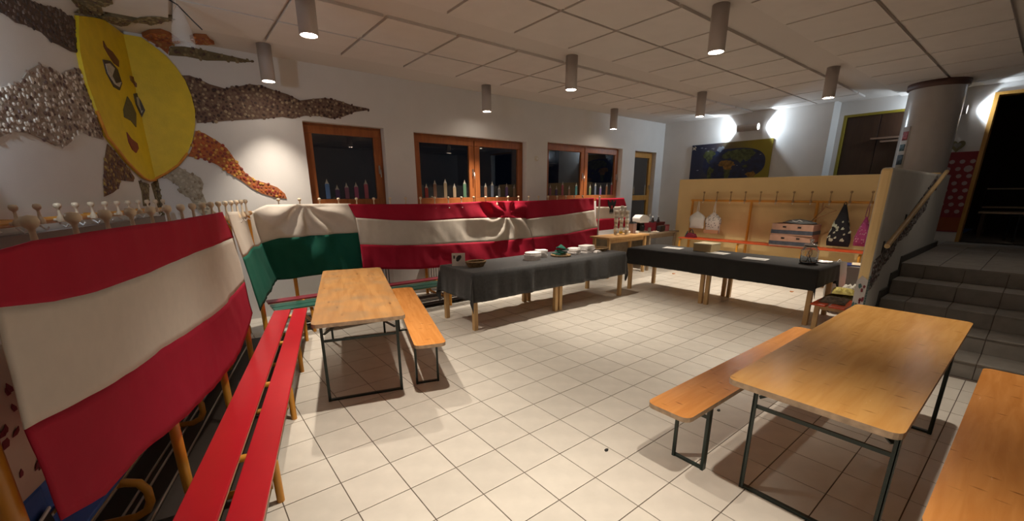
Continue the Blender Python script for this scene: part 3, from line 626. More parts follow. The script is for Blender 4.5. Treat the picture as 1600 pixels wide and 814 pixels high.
# row at the beige parapet (faces the room, local x runs towards the stairs)
rp = thing('coat_rack_bench', 'orange coat rack with orange-red slat bench in front of the beige half wall', 'coat rack', (8.81, 4.85, 0), R(-90))
rack(rp, 3.19, [.03,1.23,2.32,3.12], [.28+.277*i for i in range(11)], .70, REDO, None, zr=1.464, zk=1.635, shelf=False, curl=False, hook_mat=mat('hook_brown', (.34,.21,.09), .5))

# radiators on the window wall below the windows
RADM = mat('radiator_white', (.62,.58,.55), .45)
def radiator(u0, u1, label):
    t = thing('radiator', label, 'radiator', (u0, 6.345, 0), group='radiators below the windows'); L = u1-u0
    MB().box(0,L,-.03,.05,.62,.65).box(0,L,-.03,.05,.15,.18).build('header', RADM, t)
    m = MB(); x = .03
    while x < L-.03: m.box(x-.014,x+.014,-.045,.0,.17,.63); x += .045
    o = m.build('fins', RADM, t)
    MB().box(0,L,.0,.03,.18,.62).build('panel', RADM, t)
radiator(1.6, 2.6, 'white ribbed radiator under the single-pane window')
radiator(3.2, 5.3, 'white ribbed radiator under the middle double window')
radiator(6.05, 8.2, 'white ribbed radiator under the double window by the glass door')

# ------------------------------------------------------------------ flags
def cloth_mat(name, c):
    m = mat(name, c, .8, var=.04, scale=20, bump=.25, bscale=14); n = m.node_tree.nodes; l = m.node_tree.links
    tr = n.new('ShaderNodeBsdfTranslucent'); tr.inputs[0].default_value = (*[min(1, q*1.15) for q in c], 1); mx = n.new('ShaderNodeMixShader'); mx.inputs[0].default_value = .35
    out = n['Material Output']; l.new(n['Principled BSDF'].outputs[0], mx.inputs[1]); l.new(tr.outputs[0], mx.inputs[2]); l.new(mx.outputs[0], out.inputs[0]); return m
FRED, FWHITE, FGREEN = cloth_mat('flag_red', (.46,.003,.035)), cloth_mat('flag_white', (.70,.635,.56)), cloth_mat('flag_green', (.004,.135,.088))
def vnoise(x, y, sd):
    def h(i, j): return hash01(i*1.7+.31, j*2.3+.17, sd)
    i, j = math.floor(x), math.floor(y); fx, fy = x-i, y-j; fx = fx*fx*(3-2*fx); fy = fy*fy*(3-2*fy)
    return (h(i,j)*(1-fx)+h(i+1,j)*fx)*(1-fy)+(h(i,j+1)*(1-fx)+h(i+1,j+1)*fx)*fy
def flag(name, label, rows, to3, nrm, mats, seed, amp=.02, sub=(9,9,9), group=None, star=None, hang=.219, xd=6, lean=0):
    """rows: boundary lines of the stripes from top to bottom, each a list of (a, z) or 3D points"""
    t = thing(name, label, 'flag', (0,0,0), group=group)
    n0 = len(rows[0]); nc = (n0-1)*xd+1
    def at(row, f):
        i = min(int(f), n0-2); q = f-i; return [row[i][k]*(1-q)+row[i+1][k]*q for k in range(len(row[0]))]
    tot = len(rows)-1
    for si in range(tot):
        G = []; nr = sub[si]
        for r in range(nr+1):
            g = r/nr; line = []
            for c in range(nc):
                f = c*(n0-1)/(nc-1); A = at(rows[si], f); B = at(rows[si+1], f)
                P = [A[k]*(1-g)+B[k]*g for k in range(len(A))]
                x = P[0] if len(P) == 2 else P[0]+P[1]; z = P[-1]; d = (si+g)/tot
                w = vnoise(x*3.1+z*1.3, z*2.2-x*.6, seed)-.5+.6*(vnoise(x*8+z*5, z*4, seed+5)-.5)*(.4+.6*d)+.35*(vnoise(x*15, z*3, seed+9)-.5)*d
                scal = .5*math.sin((x/hang)*math.pi)**2*(1-d)**2
                off = amp*(w*1.4+.35+scal*.6)
                off += lean*d**1.3
                if star:
                    dx, dz = x-star[0], z-star[1]; rr = math.hypot(dx, dz); an = math.atan2(dz, dx)
                    off += .045*min(1, rr/.3)*math.sin(an*8+1.5*math.sin(rr*7+seed))*math.exp(-((rr-.25)/.42)**2)
                q = Vector(to3(P)); nn = Vector(nrm(P)); line.append(q+nn*off)
            G.append(line)
        MB().grid(G).build('stripe', mats[si], t, solid=.003)
    return t
XL = (lambda P: (*lw(P[0], .742), P[1])); NLv = (lambda P: (-NLx, -NLy, 0))
XB = (lambda P: (P[0], 6.002, P[1])); NBv = (lambda P: (0, -1, 0))
flag('flag', 'largest red-white-red flag hanging over the coat rack along the mural wall', FLAGS['left'], XL, NLv, [FRED, FWHITE, FRED], 1.0, .013, (10,12,10), 'red and white striped flags', xd=8)
# the white and green flag turns the corner between both racks
c3 = []
for k in range(3):
    a = Vector((*lw(FLAGS['corner'][k][0][0]+(0,0,.0)[k], .735), FLAGS['corner'][k][0][1])); bq = FLAGS['green'][k][0]; e = Vector((bq[0], 5.99, bq[1]))
    row = [tuple(a.lerp(e, j/6)) for j in range(6)] + [(q[0], 5.99, q[1]) for q in FLAGS['green'][k]]
    c3.append(row)
for j, dz in ((6, -.05), (5, -.05), (4, -.03), (7, -.02)): c3[1][j] = (c3[1][j][0], c3[1][j][1], c3[1][j][2]+dz)
flag('flag', 'white and green flag hung around the corner between the two coat racks', c3, lambda P: P, lambda P: (.35,-.94,0), [FWHITE, FGREEN], 2.0, .03, (14,14), xd=4, star=(7.35, 1.52), lean=.06)
for r in FLAGS['A']: r[0] = (r[0][0]-.03, r[0][1])
for r in FLAGS['B']: r[0] = (r[0][0]-.06, r[0][1])
flag('flag', 'long red-white-red flag hanging under the windows, brightly lit with creases', FLAGS['A'], XB, NBv, [FRED, FWHITE, FRED], 3.0, .03, (10,12,10), 'red and white striped flags', star=(4.62, 1.27), xd=10, lean=.13)
XB2 = (lambda P: (P[0], 5.985, P[1]))
flag('flag', 'red-white-red flag overlapping the long one, behind the folded white napkins', FLAGS['B'], XB2, NBv, [FRED, FWHITE, FRED], 4.0, .026, (10,12,10), 'red and white striped flags', xd=6, lean=.13)
fc = flag('flag', 'short red-white-red flag with a black eagle at the end of the row, behind the cups', FLAGS['C'], lambda P: (P[0], 5.985, P[1]), NBv, [FRED, FWHITE, FRED], 5.0, .012, (6,8,6), 'red and white striped flags', xd=3)
ea = [(0,.16),(.03,.15),(.045,.12),(.03,.105),(.09,.12),(.14,.17),(.15,.10),(.13,.04),(.09,-.01),(.05,-.03),(.07,-.09),(.05,-.16),(.02,-.10),(0,-.17),(-.02,-.10),(-.05,-.16),(-.07,-.09),(-.05,-.03),(-.09,-.01),(-.13,.04),(-.15,.10),(-.14,.17),(-.09,.12),(-.03,.105),(-.02,.13)]
m = MB().prism([(7.30+a*.95, 1.33+b*.95) for a, b in ea], 0, .004, fn=lambda a,b,h: (a+.215, 5.962-h, b-.005)); m.build('eagle_emblem', mat('eagle_black', (.012,.010,.010), .7), fc)
m = MB().prism([(7.27,1.36),(7.33,1.36),(7.33,1.31),(7.30,1.28),(7.27,1.31)], .0045, .007, fn=lambda a,b,h: (a+.215, 5.962-h, b-.005)); m.build('eagle_shield', mat('eagle_shield', (.45,.05,.05), .7), fc)
pl = thing('flag_pole', 'thin white pole between two red-white-red flags near the wooden counter', 'pole', (6.995, 5.875, 0))
MB().tube([(0,0,0),(0,0,1.53)], .016, 10).build('rod', WHITEP, pl)
MB().lathe([(.012,1.53),(.018,1.54),(.012,1.56),(0,1.565)], 10).build('cap', WHITEP, pl)

# bags seen past the near end of the large flag
def sack(name, label, cat, loc, rz, w, d, h, mt, cord, spots=None, n=18, neck=.12, cord_h=.22, tp=.72):
    t = thing(name, label, cat, loc, rz); G = []
    for i in range(11):
        f = i/10; z = h*f; wd = w/2*(1-.06*math.sin(f*9)) if f < tp else w/2*(1-(f-tp)/(1-tp)*(1-neck)); dd = d/2*math.sin(min(1, .25+f*1.1)*math.pi/2) if f < .6 else d/2*(1-(f-.6)/.4*(1-neck))
        if f == 0: wd *= .93; dd *= .35
        G.append([(wd*math.copysign(abs(math.cos(2*math.pi*k/n))**.7, math.cos(2*math.pi*k/n))*(1+.05*math.sin(k*2.1+i)), dd*math.sin(2*math.pi*k/n)*(1+.12*math.sin(k*3.3+i*1.7)), z) for k in range(n+1)])
    m = MB().grid(G); m.build('sack', mt, t)
    m = MB().tube([(-.02,0,h-.01),(-.012,0,h+cord_h*.6),(0,0,h+cord_h),(.012,0,h+cord_h*.6),(.02,0,h-.01)], .006, 6); m.build('drawstring', cord, t)
    return t, G
def patches(t, G, name, mt, count, size, seed, front=(9.5, 17.5), rows=(1, 8)):
    rr = random.Random(seed)
    for _ in range(count):
        i = rr.uniform(*rows); k = rr.uniform(*front); i0, k0 = int(i), int(k); k1 = (k0+1) % (len(G[0])-1)
        p = Vector(G[i0][k0]).lerp(Vector(G[i0][k0+1]), k-k0).lerp(Vector(G[i0+1][k0]).lerp(Vector(G[i0+1][k0+1]), k-k0), i-i0)
        e1 = (Vector(G[i0][k0+1])-Vector(G[i0][k0])); e2 = (Vector(G[i0+1][k0])-Vector(G[i0][k0])); nn = e1.cross(e2)
        if nn.length < 1e-8: continue
        nn.normalize(); e1.normalize(); e2 = nn.cross(e1); s = size*rr.uniform(.7, 1.3); nv = 5
        ring = [p+nn*.004+(e1*math.cos(2*math.pi*q/nv)+e2*math.sin(2*math.pi*q/nv))*s*(1 if q % 2 else .6) for q in range(nv)]
        yield_ring.append(ring)
    m = MB()
    for ring in yield_ring: m.add(ring, [tuple(range(len(ring)))])
    yield_ring.clear(); o = m.build(name, mt, t, solid=.002); o['kind'] = 'stuff'; return o
yield_ring = []
x, y = lw(1.80, 1.12)
t, G = sack('cloth_bag', 'cream cloth bag with dark red pattern hanging beyond the largest flag', 'bag', (x, y, .60), LANG, .62, .16, .60, mat('cream_cotton', (.50,.42,.33), .9, var=.05), CREAM)
patches(t, G, 'print', mat('dark_red_print', (.16,.02,.03), .9), 90, .022, 4)
x, y = lw(1.72, 1.26)
t = thing('backpack', 'blue bag with black strap lying on the seat beyond the largest flag', 'bag', (x, y, .347), LANG)
MB().prism(rrect(-.26,.26,-.12,.12,.05), 0, .21).build('body', mat('blue_nylon', (.02,.09,.36), .6, var=.1), t, bevel=.03)
MB().beam((-.2,-.13,.02),(.2,-.13,.10),.01,.06).build('strap', BLACKP, t); MB().beam((-.2,-.137,.055),(.2,-.137,.135),.006,.012).build('piping', WHITEP, t)

# ------------------------------------------------------------------ beer tables and benches
BEER = wood('beer_wood', (.54,.265,.07), (.62,.33,.098), .2, 0, kaxis=1)
BEERR = wood('beer_wood_reddish', (.60,.235,.055), (.70,.30,.08), .2, 0, kaxis=1)
BEERW = wood('beer_wood_worn', (.34,.155,.045), (.44,.22,.07), .38, 0, worn=(.24,.16,.085))
EDGE = mat('worn_edge', (.36,.25,.16), .7, var=.25, scale=25)
GLEG = mat('green_steel', (.012,.028,.022), .35)
def slab(name, L, W, z, th, r, mt, parent):
    m = MB().prism(rrect(0, L, 0, W, r), z-th, z, 0, 1); return m.build(name, [mt, EDGE], parent, bevel=.005)
def beer_table(label, loc, rz, L, W, z, mt, inset, group='folding beer tables'):
    t = thing('beer_table', label, 'table', loc, rz, group); slab('tabletop', L, W, z, .028, .045, mt, t)
    for x, dr in ((inset, 1), (L-inset, -1)):
        for y in (.03, W-.03):
            MB().box(x-.018,x+.018,y-.004,y+.004,0,z-.03).box(x-.018,x-.010,y-.018 if y > .1 else y,y if y > .1 else y+.018,0,z-.03).build('leg', GLEG, t)
        MB().box(x-.012,x+.012,.03,W-.03,0,.016).build('foot_bar', GLEG, t)
        MB().box(x-.006,x+.006,.03,W-.03,z-.255,z-.235).build('cross_bar', GLEG, t)
        for y in (.05, W-.05):
            MB().beam((x,y,z-.19),(x+dr*.16,W/2+(.02 if y > .1 else -.02),z-.05),.028,.006).build('brace', GLEG, t)
        MB().box(min(x+dr*.10,x+dr*.22),max(x+dr*.10,x+dr*.22),W/2-.06,W/2+.06,z-.056,z-.0285).build('latch_plate', GLEG, t)
        MB().box(x-.03,x+.03,.04,W-.04,z-.036,z-.0285).build('mount_plate', GLEG, t)
    return t
def beer_bench(label, loc, rz, L, W, z, mt, inset, group='folding beer benches'):
    t = thing('beer_bench', label, 'bench', loc, rz, group); slab('seat', L, W, z, .028, .05, mt, t)
    for x, dr in ((inset, 1), (L-inset, -1)):
        for y in (.03, W-.03):
            MB().box(x-.018,x+.018,y-.004,y+.004,0,z-.03).box(x-.018,x-.010,y-.014 if y > .1 else y,y if y > .1 else y+.014,0,z-.03).build('leg', GLEG, t)
        MB().box(x-.012,x+.012,.03,W-.03,0,.014).build('foot_bar', GLEG, t)
        MB().box(x-.005,x+.005,.03,W-.03,z-.13,z-.11).build('cross_bar', GLEG, t)
        MB().beam((x,W/2,z-.12),(x+dr*.28,W/2,z-.032),.024,.006).build('brace', GLEG, t)
        MB().box(x-.03,x+.03,.04,W-.04,z-.036,z-.0285).build('mount_plate', GLEG, t)
    return t
beer_table('orange-brown wooden beer table with knots and green steel legs, beside the stairs', (1.985,.165,0), R(0.0), 2.225, .65, .76, BEER, .32)
beer_bench('wooden beer bench standing between the open tiled floor and the knotty beer table', (1.955,.965,0), R(-.5), 2.26, .26, .47, BEERR, .32)
beer_bench('glossy wooden beer bench cut by the picture corner, beside the knotty beer table', (1.94,-.20,0), R(0), 2.24, .26, .47, BEERR, .32)
beer_table('worn grey-brown beer table set between the red slat bench and a narrow bench', (1.225,2.82,0), R(73.2), 2.25, .645, .76, BEERW, .36)
beer_bench('narrow orange wooden beer bench beside the worn beer table under the flags', (1.555,2.815,0), R(71.8), 2.2, .255, .47, BEERR, .32)

# ------------------------------------------------------------------ long tables under black cloths
LEGW = wood('leg_beech', (.50,.30,.12), (.60,.38,.17), .45, 2, False)
BCL = mat('black_cloth', (.032,.032,.033), .8, var=.25, scale=30, bump=.18, bscale=120, sheen=.25)
BCL_DIM = mat('black_cloth_dimmed', (.011,.010,.0095), .8, var=.15, scale=30, bump=.08, bscale=120, sheen=.04)  # darker copy of the black cloth, weaker lamplight put into its colour
def wood_table(label, loc, L, W, z, group, rz=0, lw_=.055):
    t = thing('wooden_table', label, 'table', loc, rz, group)
    MB().box(0,L,0,W,z-.025,z).build('tabletop', LEGW, t, bevel=.004)
    MB().box(.05,L-.05,.05,.07,z-.1,z-.025).box(.05,L-.05,W-.07,W-.05,z-.1,z-.025).box(.05,.07,.07,W-.07,z-.1,z-.025).box(L-.07,L-.05,.07,W-.07,z-.1,z-.025).build('apron', LEGW, t)
    for x in (.01, L-.01-lw_):
        for y in (.01, W-.01-lw_): MB().box(x,x+lw_,y,y+lw_,0,z-.025).build('leg', LEGW, t, bevel=.004)
    return t
def drape(label, x0, x1, y0, y1, z, ov, seed, cm):
    """cloth lying on the rectangle, hanging ov = (x-, x+, y-, y+) over its edges"""
    t = thing('tablecloth', label, 'tablecloth', (0,0,0), group='black tablecloths')
    def axis(a, b, oa, ob, n):
        A = [a-oa*(1-k/7) for k in range(7)]; M_ = [a+(b-a)*k/n for k in range(n+1)]; B = [b+ob*(k+1)/7 for k in range(7)]
        return A+M_+B
    X = axis(x0, x1, ov[0], ov[1], max(8, int((x1-x0)/.04))); Y = axis(y0, y1, ov[2], ov[3], max(8, int((y1-y0)/.04)))
    G = []
    for y in Y:
        row = []
        for x in X:
            ex = x0-x if x < x0 else (x-x1 if x > x1 else 0); ey = y0-y if y < y0 else (y-y1 if y > y1 else 0)
            cx = min(max(x, x0), x1); cy = min(max(y, y0), y1); e = math.hypot(ex, ey)
            if e < 1e-6:
                row.append((x, y, z+.004+.004*(vnoise(x*4, y*4, seed)-.5))); continue
            sx = -1 if x < x0 else (1 if x > x1 else 0); sy = -1 if y < y0 else (1 if y > y1 else 0)
            ax, ay = ex/e, ey/e
            f = vnoise((cx+cy)*7, seed, seed)-.5+.6*(vnoise((cx+cy)*17, seed+2, seed)-.5)
            if ex > 0 and ey > 0: f = .8*math.sin(4*math.atan2(ey, ex))
            out = .010+.075*e*(.6+f*1.9)*min(1, e/.12)
            d = min(e, .02)
            row.append((cx+sx*ax*max(out, .006), cy+sy*ay*max(out, .006), z+.004-max(0, e-.008)))
        G.append(row)
    MB().grid(G).build('cloth', cm, t, solid=.003)
    return t
ZT = .715
wood_table('wooden table under the black cloth, end with the wicker basket and card', (2.64,4.07,0), 1.44, .76, ZT, 'tables under black cloths')
wood_table('wooden table under the black cloth, end with folded white napkins', (4.09,4.07,0), 1.44, .76, ZT, 'tables under black cloths')
drape('black tablecloth under the napkins and wicker basket, in front of the flags', 2.63, 5.54, 4.06, 4.84, ZT, (.34,.33,.36,.36), 3.0, BCL)
wood_table('wooden table under the black cloth, end with the box and nearest the counter', (6.82,2.985,0), 1.37, .80, ZT, 'tables under black cloths', R(90))
wood_table('wooden table under the black cloth, end with the glass jar by the stairs', (6.82,1.605,0), 1.37, .80, ZT, 'tables under black cloths', R(90))
drape('black tablecloth with white papers and glass jar, in front of the beige half wall', 6.0, 6.84, 1.595, 4.36, ZT, (.27,.30,.24,.24), 8.0, BCL_DIM)
ZC1 = ZT+.0075
WICK = mat('wicker', (.24,.15,.07), .8, var=.4, scale=60, bump=.6, bscale=120)
WCL = mat('napkin_white', (.74,.69,.66), .85, bump=.1, bscale=60)
GCL = mat('napkin_green', (.01,.10,.065), .85, bump=.1)
def basket(label, loc, rx, ry, h, group=None):
    t = thing('wicker_basket', label, 'basket', loc, group=group); m = MB()
    for i in range(5):
        z = .012+h*i/5; k = .80+.2*i/4
        m.tube([(rx*k*math.cos(a*math.pi/12), ry*k*math.sin(a*math.pi/12), z+.004*(-1)**a) for a in range(25)], h/9, 6, caps=False)
    m.build('weave', WICK, t)
    MB().tube([(rx*math.cos(a*math.pi/12), ry*math.sin(a*math.pi/12), h+.01) for a in range(25)], .012, 7, caps=False).build('rim', WICK, t)
    MB().prism([(rx*.8*math.cos(a*math.pi/12), ry*.8*math.sin(a*math.pi/12)) for a in range(24)], 0, .01).build('base', WICK, t)
    return t
basket('brown oval wicker basket beside the white card on the black cloth', (2.93,4.44,ZC1), .135, .10, .055)
basket('flat brown wicker tray at the far end of the napkin table', (5.32,4.40,ZC1), .14, .11, .035)
t = thing('display_card', 'white standing card with a black drawing behind the wicker basket', 'card', (2.77,4.60,ZC1), R(-30))
MB().box(-.085,.085,-.006,.0,.003,.17).box(-.085,.085,.0,.006,0.003,.01).build('card', mat('card_white', (.66,.62,.57), .7), t)
MB().beam((0,.0,.13),(0,.06,.003),.08,.004).build('foot', WHITEP, t)
m = MB().prism([(-.03,.07),(-.01,.06),(.02,.085),(.04,.12),(.03,.145),(-.005,.14),(-.03,.11)], -.008, -.0062, fn=lambda a,b,h:(a,h,b)).prism([(-.065,.10),(-.045,.10),(-.045,.14),(-.065,.14)], -.008, -.0062, fn=lambda a,b,h:(a,h,b)); m.build('drawing', BLACKP, t)
def napkin_stack(label, loc, rz, w, d, layers, lh, mt, rnd_, messy=.0, r=.03):
    t = thing('napkin_stack', label, 'napkins', loc, rz, 'napkin stacks on the black cloth'); rr = random.Random(rnd_); z = 0
    for i in range(layers):
        dx, dy = rr.uniform(-1,1)*(.004+messy), rr.uniform(-1,1)*(.004+messy); k = rr.uniform(.95,1.03)
        o = MB().prism(rrect(-w/2*k+dx, w/2*k+dx, -d/2*k+dy, d/2*k+dy, r), z, z+lh-.002).build('napkin', mt, t, bevel=lh*.3)
        o.rotation_euler = (0, 0, rr.uniform(-1,1)*(.03+messy*6)); z += lh
    return t
napkin_stack('round thick stack of folded white napkins, first after the empty stretch of black cloth', (3.86,4.40,ZC1), R(10), .25, .20, 4, .027, WCL, 1, .002, .09)
napkin_stack('small crumpled heap of white napkins between the round white stack and the green napkins', (4.10,4.50,ZC1), R(-20), .17, .15, 5, .022, WCL, 2, .012, .03)
t0 = thing('wicker_tray', 'flat wicker tray under the green napkins', 'tray', (4.42,4.40,ZC1))
MB().lathe([(.14,0),(.155,.022),(.145,.024),(.135,.008),(0,.008)], 24).build('bowl', WICK, t0)
t = thing('napkin_stack', 'pointed heap of dark green napkins lying in the wicker tray', 'napkins', (4.42,4.40,ZC1+.026), group='napkin stacks on the black cloth')
for i, (a, dx, tl) in enumerate([(0,-.03,.0),(25,.0,.12),(-20,.02,-.12),(50,.01,.2)]):
    o = MB().prism([(-.085,-.07),(.085,-.07),(.085,.07),(-.085,.07)], 0, .012).build('napkin', GCL, t, bevel=.004); o.location = (dx, 0, .006+i*.026); o.rotation_euler = (tl, tl*.6, R(a))
MB().add([(-.06,-.05,.09),(.06,-.05,.09),(.06,.06,.09),(-.06,.05,.09),(.0,.0,.15)], [(0,1,4),(1,2,4),(2,3,4),(3,0,4),(3,2,1,0)]).build('napkin', GCL, t, bevel=.003)
napkin_stack('loose white napkin stack right behind the green napkins', (4.74,4.43,ZC1), R(15), .19, .16, 5, .018, WCL, 4, .008, .05)
napkin_stack('neat square stack of white napkins farthest along the flag table', (5.03,4.44,ZC1), R(4), .24, .19, 5, .022, WCL, 5, .001, .04)
t = thing('napkin', 'single small folded white napkin before the flat wicker tray', 'napkin', (5.13,4.30,ZC1)); MB().prism([(-.06,-.04),(.07,-.03),(.05,.05),(-.05,.04)], 0, .012).build('fold', WCL, t, bevel=.004); MB().prism([(-.04,-.03),(.05,-.02),(.03,.04),(-.04,.03)], .012, .03).build('fold', WCL, t, bevel=.004)

# things on the second black table
KRAFT = mat('kraft', (.52,.40,.22), .8, var=.05)
t = thing('carton', 'low cream cardboard box on the black cloth', 'box', (6.60,3.30,ZC1), R(0))
MB().box(-.13,.17,-.14,.15,0,.105).build('body', KRAFT, t, bevel=.003); MB().box(-.133,.173,-.143,.153,.106,.125).build('lid', mat('cream_lid', (.62,.54,.36), .7), t, bevel=.003)
PAPER = mat('paper', (.80,.78,.74), .6)
for (u, v, a, lab) in ((6.52,3.83,8,'white paper sheet on the black cloth before the cream box, nearest the counter'),(6.50,3.06,-6,'white paper sheet on the black cloth just past the cream box'),(6.34,2.44,4,'white paper sheet on the black cloth halfway to the glass jar')):
    t = thing('paper_sheet', lab, 'paper', (u, v, ZC1), R(a), 'paper sheets on the black cloth')
    MB().box(-.105,.105,-.15,.15,0,.0015).build('sheet', PAPER, t)
    o = MB(); 
    for k in range(7): o.box(-.08+.022*k,-.072+.022*k,-.12,.08+.04*hash01(k,u),.0016,.002)
    o = o.build('text_lines', mat('faint_ink', (.55,.54,.52), .7), t); o['kind'] = 'stuff'
t = thing('glass_jar', 'clear tall glass jar with shiny lid and dry twigs on the black cloth', 'jar', (6.45,1.84,ZC1))
MB().lathe([(.085,0),(.10,.02),(.10,.17),(.07,.21),(.07,.235),(.064,.235),(.064,.21),(.094,.17),(.094,.02),(.08,.008),(0,.008)], 24, caps=False).build('glass', GLASS, t)
MB().lathe([(.074,.236),(.074,.25),(.02,.262),(.018,.29),(.03,.31),(0,.32)], 18).build('lid', mat('glass_lid', (.6,.6,.6), .12, metal=.8), t)
MB().tube([(.02,.0,.01),(-.03,.02,.10),(.05,.01,.20)], .004, 5).tube([(-.02,.03,.01),(.03,-.02,.12),(-.03,-.02,.19)], .004, 5).tube([(.0,-.04,.01),(.02,.03,.15)], .004, 5).build('twigs', mat('twig', (.16,.10,.06), .8), t)
t = thing('metal_tray', 'small grey metal tray beside the glass jar', 'tray', (6.66,1.72,ZC1))
MB().prism(rrect(-.06,.06,-.09,.09,.02), 0, .008).build('base', STEEL, t); MB().tube([(a, b, .014) for a, b in rrect(-.06,.06,-.09,.09,.02)+[rrect(-.06,.06,-.09,.09,.02)[0]]], .006, 6).build('rim', STEEL, t)

# things on and at the parapet rack
ZS = .702  # parapet, its rack and these things scaled up about the camera, baked in
BOXP = mat('crate_card', (.40,.22,.15), .8, var=.12, scale=9); BAND = mat('crate_band', (.05,.055,.075), .6, var=.3, scale=20)
def fruit_crate(label, loc, rz, w, d, h):
    t = thing('fruit_crate', label, 'crate', loc, rz, 'cardboard fruit crates on the red seat'); q = .012
    MB().box(-w/2,w/2,-d/2,-d/2+q,0,h).box(-w/2,w/2,d/2-q,d/2,0,h).box(-w/2,-w/2+q,-d/2+q,d/2-q,0,h).box(w/2-q,w/2,-d/2+q,d/2-q,0,h).box(-w/2+q,w/2-q,-d/2+q,d/2-q,0,q).build('body', BOXP, t, bevel=.003)
    MB().box(-w/2-.003,w/2+.003,-d/2-.003,d/2+.003,h*.12,h*.45).build('printed_band', BAND, t)
    MB().box(-w*.22,-w*.14,-d/2-.006,-d/2,h*.68,h*.8).box(w*.14,w*.22,-d/2-.006,-d/2,h*.68,h*.8).build('hand_hole', BLACKP, t)
    return t
fruit_crate('pinkish cardboard crate with dark printed band, lowest of the stack', (8.57,2.73,ZS), R(-88), .65, .37, .193)
fruit_crate('pinkish cardboard crate with dark printed band, uppermost of the stack', (8.565,2.72,ZS+.194), R(-91), .64, .37, .193)
t = thing('folded_jacket', 'grey folded bundle with white cord lying in the uppermost crate', 'clothing', (8.565,2.68,ZS+.352), R(-88))
G = [[(.26*math.cos(2*math.pi*k/16)*r, .15*math.sin(2*math.pi*k/16)*r, .05+.055*(1-r*r)+.02*(vnoise(k*.9, r*4, 3)-.5)) for k in range(17)] for r in (1.0,.8,.55,.3,.02)]
MB().grid(G).build('bundle', mat('grey_jacket', (.10,.10,.10), .9, var=.3, scale=15), t, solid=.01)
MB().tube([(-.08,-.10,.085),(-.02,-.12,.075),(.02,-.09,.1),(.07,-.11,.08)], .007, 6).build('cord', WHITEP, t)
MX = R(-90)
t, G = sack('gym_bag', 'plain white drawstring gym bag hanging at the end of the parapet rack', 'bag', (8.66,4.60,.89), MX, .316, .10, .35, mat('white_cotton', (.62,.60,.56), .9, bump=.2, bscale=40), WHITEP, cord_h=.215)
t, G = sack('gym_bag', 'white drawstring gym bag with dark speckled print beside the plain white one', 'bag', (8.66,4.25,.81), MX, .305, .10, .42, mat('print_cotton', (.55,.49,.44), .9), WHITEP, cord_h=.225)
patches(t, G, 'print', mat('dark_print', (.07,.06,.07), .9), 60, .012, 7, rows=(2.5, 9))
MB().box(-.15,.15,-.066,-.035,.0,.07).build('base_band', mat('tan_band', (.36,.18,.09), .8), t)
t, G = sack('gym_bag', 'black gym bag with white flowers hanging over the red seat', 'bag', (8.66,2.10,.745), MX, .33, .13, .685, mat('black_cotton', (.012,.012,.016), .9), BLACKP, neck=.12, cord_h=.04, tp=.22)
patches(t, G, 'flowers', mat('flower_white', (.45,.47,.36), .9), 34, .03, 9, rows=(1, 6))
t, G = sack('gym_bag', 'pink patterned gym bag hanging beside the black flowered one', 'bag', (8.66,1.79,.775), MX, .215, .11, .47, mat('pink_cotton', (.36,.05,.17), .9, var=.25, scale=30), mat('pink_cord', (.3,.1,.15), .8), cord_h=.22, tp=.3)
patches(t, G, 'print', mat('pale_pink_print', (.55,.28,.36), .9), 34, .014, 11, rows=(1, 8))
t = thing('handbag', 'dark red bag with black handle lying at the end of the red seat', 'bag', (8.56,4.64,ZS), MX)
MB().prism([(-.11,0),(.11,0),(.07,.075),(-.05,.10)], -.06, .06, fn=lambda a,b,h:(a,h,b)).build('body', mat('maroon_bag', (.16,.012,.03), .6), t, bevel=.015)
MB().tube([(-.04,0,.085),(-.03,0,.15),(.01,0,.165),(.03,0,.13),(.045,0,.075)], .010, 7).build('handle', BLACKP, t)
MB().beam((-.12,-.03,.01),(-.06,-.04,.13),.02,.012).build('teal_strap', mat('teal_strap', (.03,.16,.16), .7), t)
t = thing('coat_hanger', 'brown wooden triangle hanger hooked on the parapet rack', 'hanger', (8.66,2.39,1.125), MX)
MB().tube([(-.02,0,.33),(-.02,0,.19),(-.14,0,.02),(.19,.0,.21),(.02,0,.26),(-.02,0,.19)], .012, 6).build('frame', mat('hanger_wood', (.35,.18,.07), .6), t)

# map poster on the far wall
mp = thing('world_map', 'large dark blue and olive world map poster on the white upper wall', 'poster', (9.985, 5.62, 1.905), MX)
MW, MH = 1.77, .80
def ramp_mat():
    m = bpy.data.materials.new('map_ground'); m.use_nodes = True; n = m.node_tree.nodes; l = m.node_tree.links; b = n['Principled BSDF']; b.inputs['Roughness'].default_value = .5
    tc = n.new('ShaderNodeTexCoord'); sp = n.new('ShaderNodeSeparateXYZ'); l.new(tc.outputs['Object'], sp.inputs[0])
    mr = n.new('ShaderNodeMapRange'); mr.inputs['From Max'].default_value = MW; l.new(sp.outputs['X'], mr.inputs['Value'])
    r = n.new('ShaderNodeValToRGB'); r.color_ramp.elements[0].color = (.01,.016,.045,1); r.color_ramp.elements[0].position = .12
    r.color_ramp.elements[1].color = (.27,.21,.015,1); r.color_ramp.elements[1].position = .8
    e = r.color_ramp.elements.new(.3); e.color = (.05,.045,.07,1); e = r.color_ramp.elements.new(.55); e.color = (.14,.10,.03,1)
    l.new(mr.outputs['Result'], r.inputs['Fac']); l.new(r.outputs['Color'], b.inputs['Base Color']); return m
fm = lambda a, b, h: (a*MW, -h, b*MH)
MB().box(0, MW, -.004, .012, 0, MH).build('sheet', ramp_mat(), mp)
el = [(.56+.385*math.copysign(abs(math.cos(t*math.pi/24))**.8, math.cos(t*math.pi/24)), .42+.41*math.copysign(abs(math.sin(t*math.pi/24))**.8, math.sin(t*math.pi/24))) for t in range(48)]
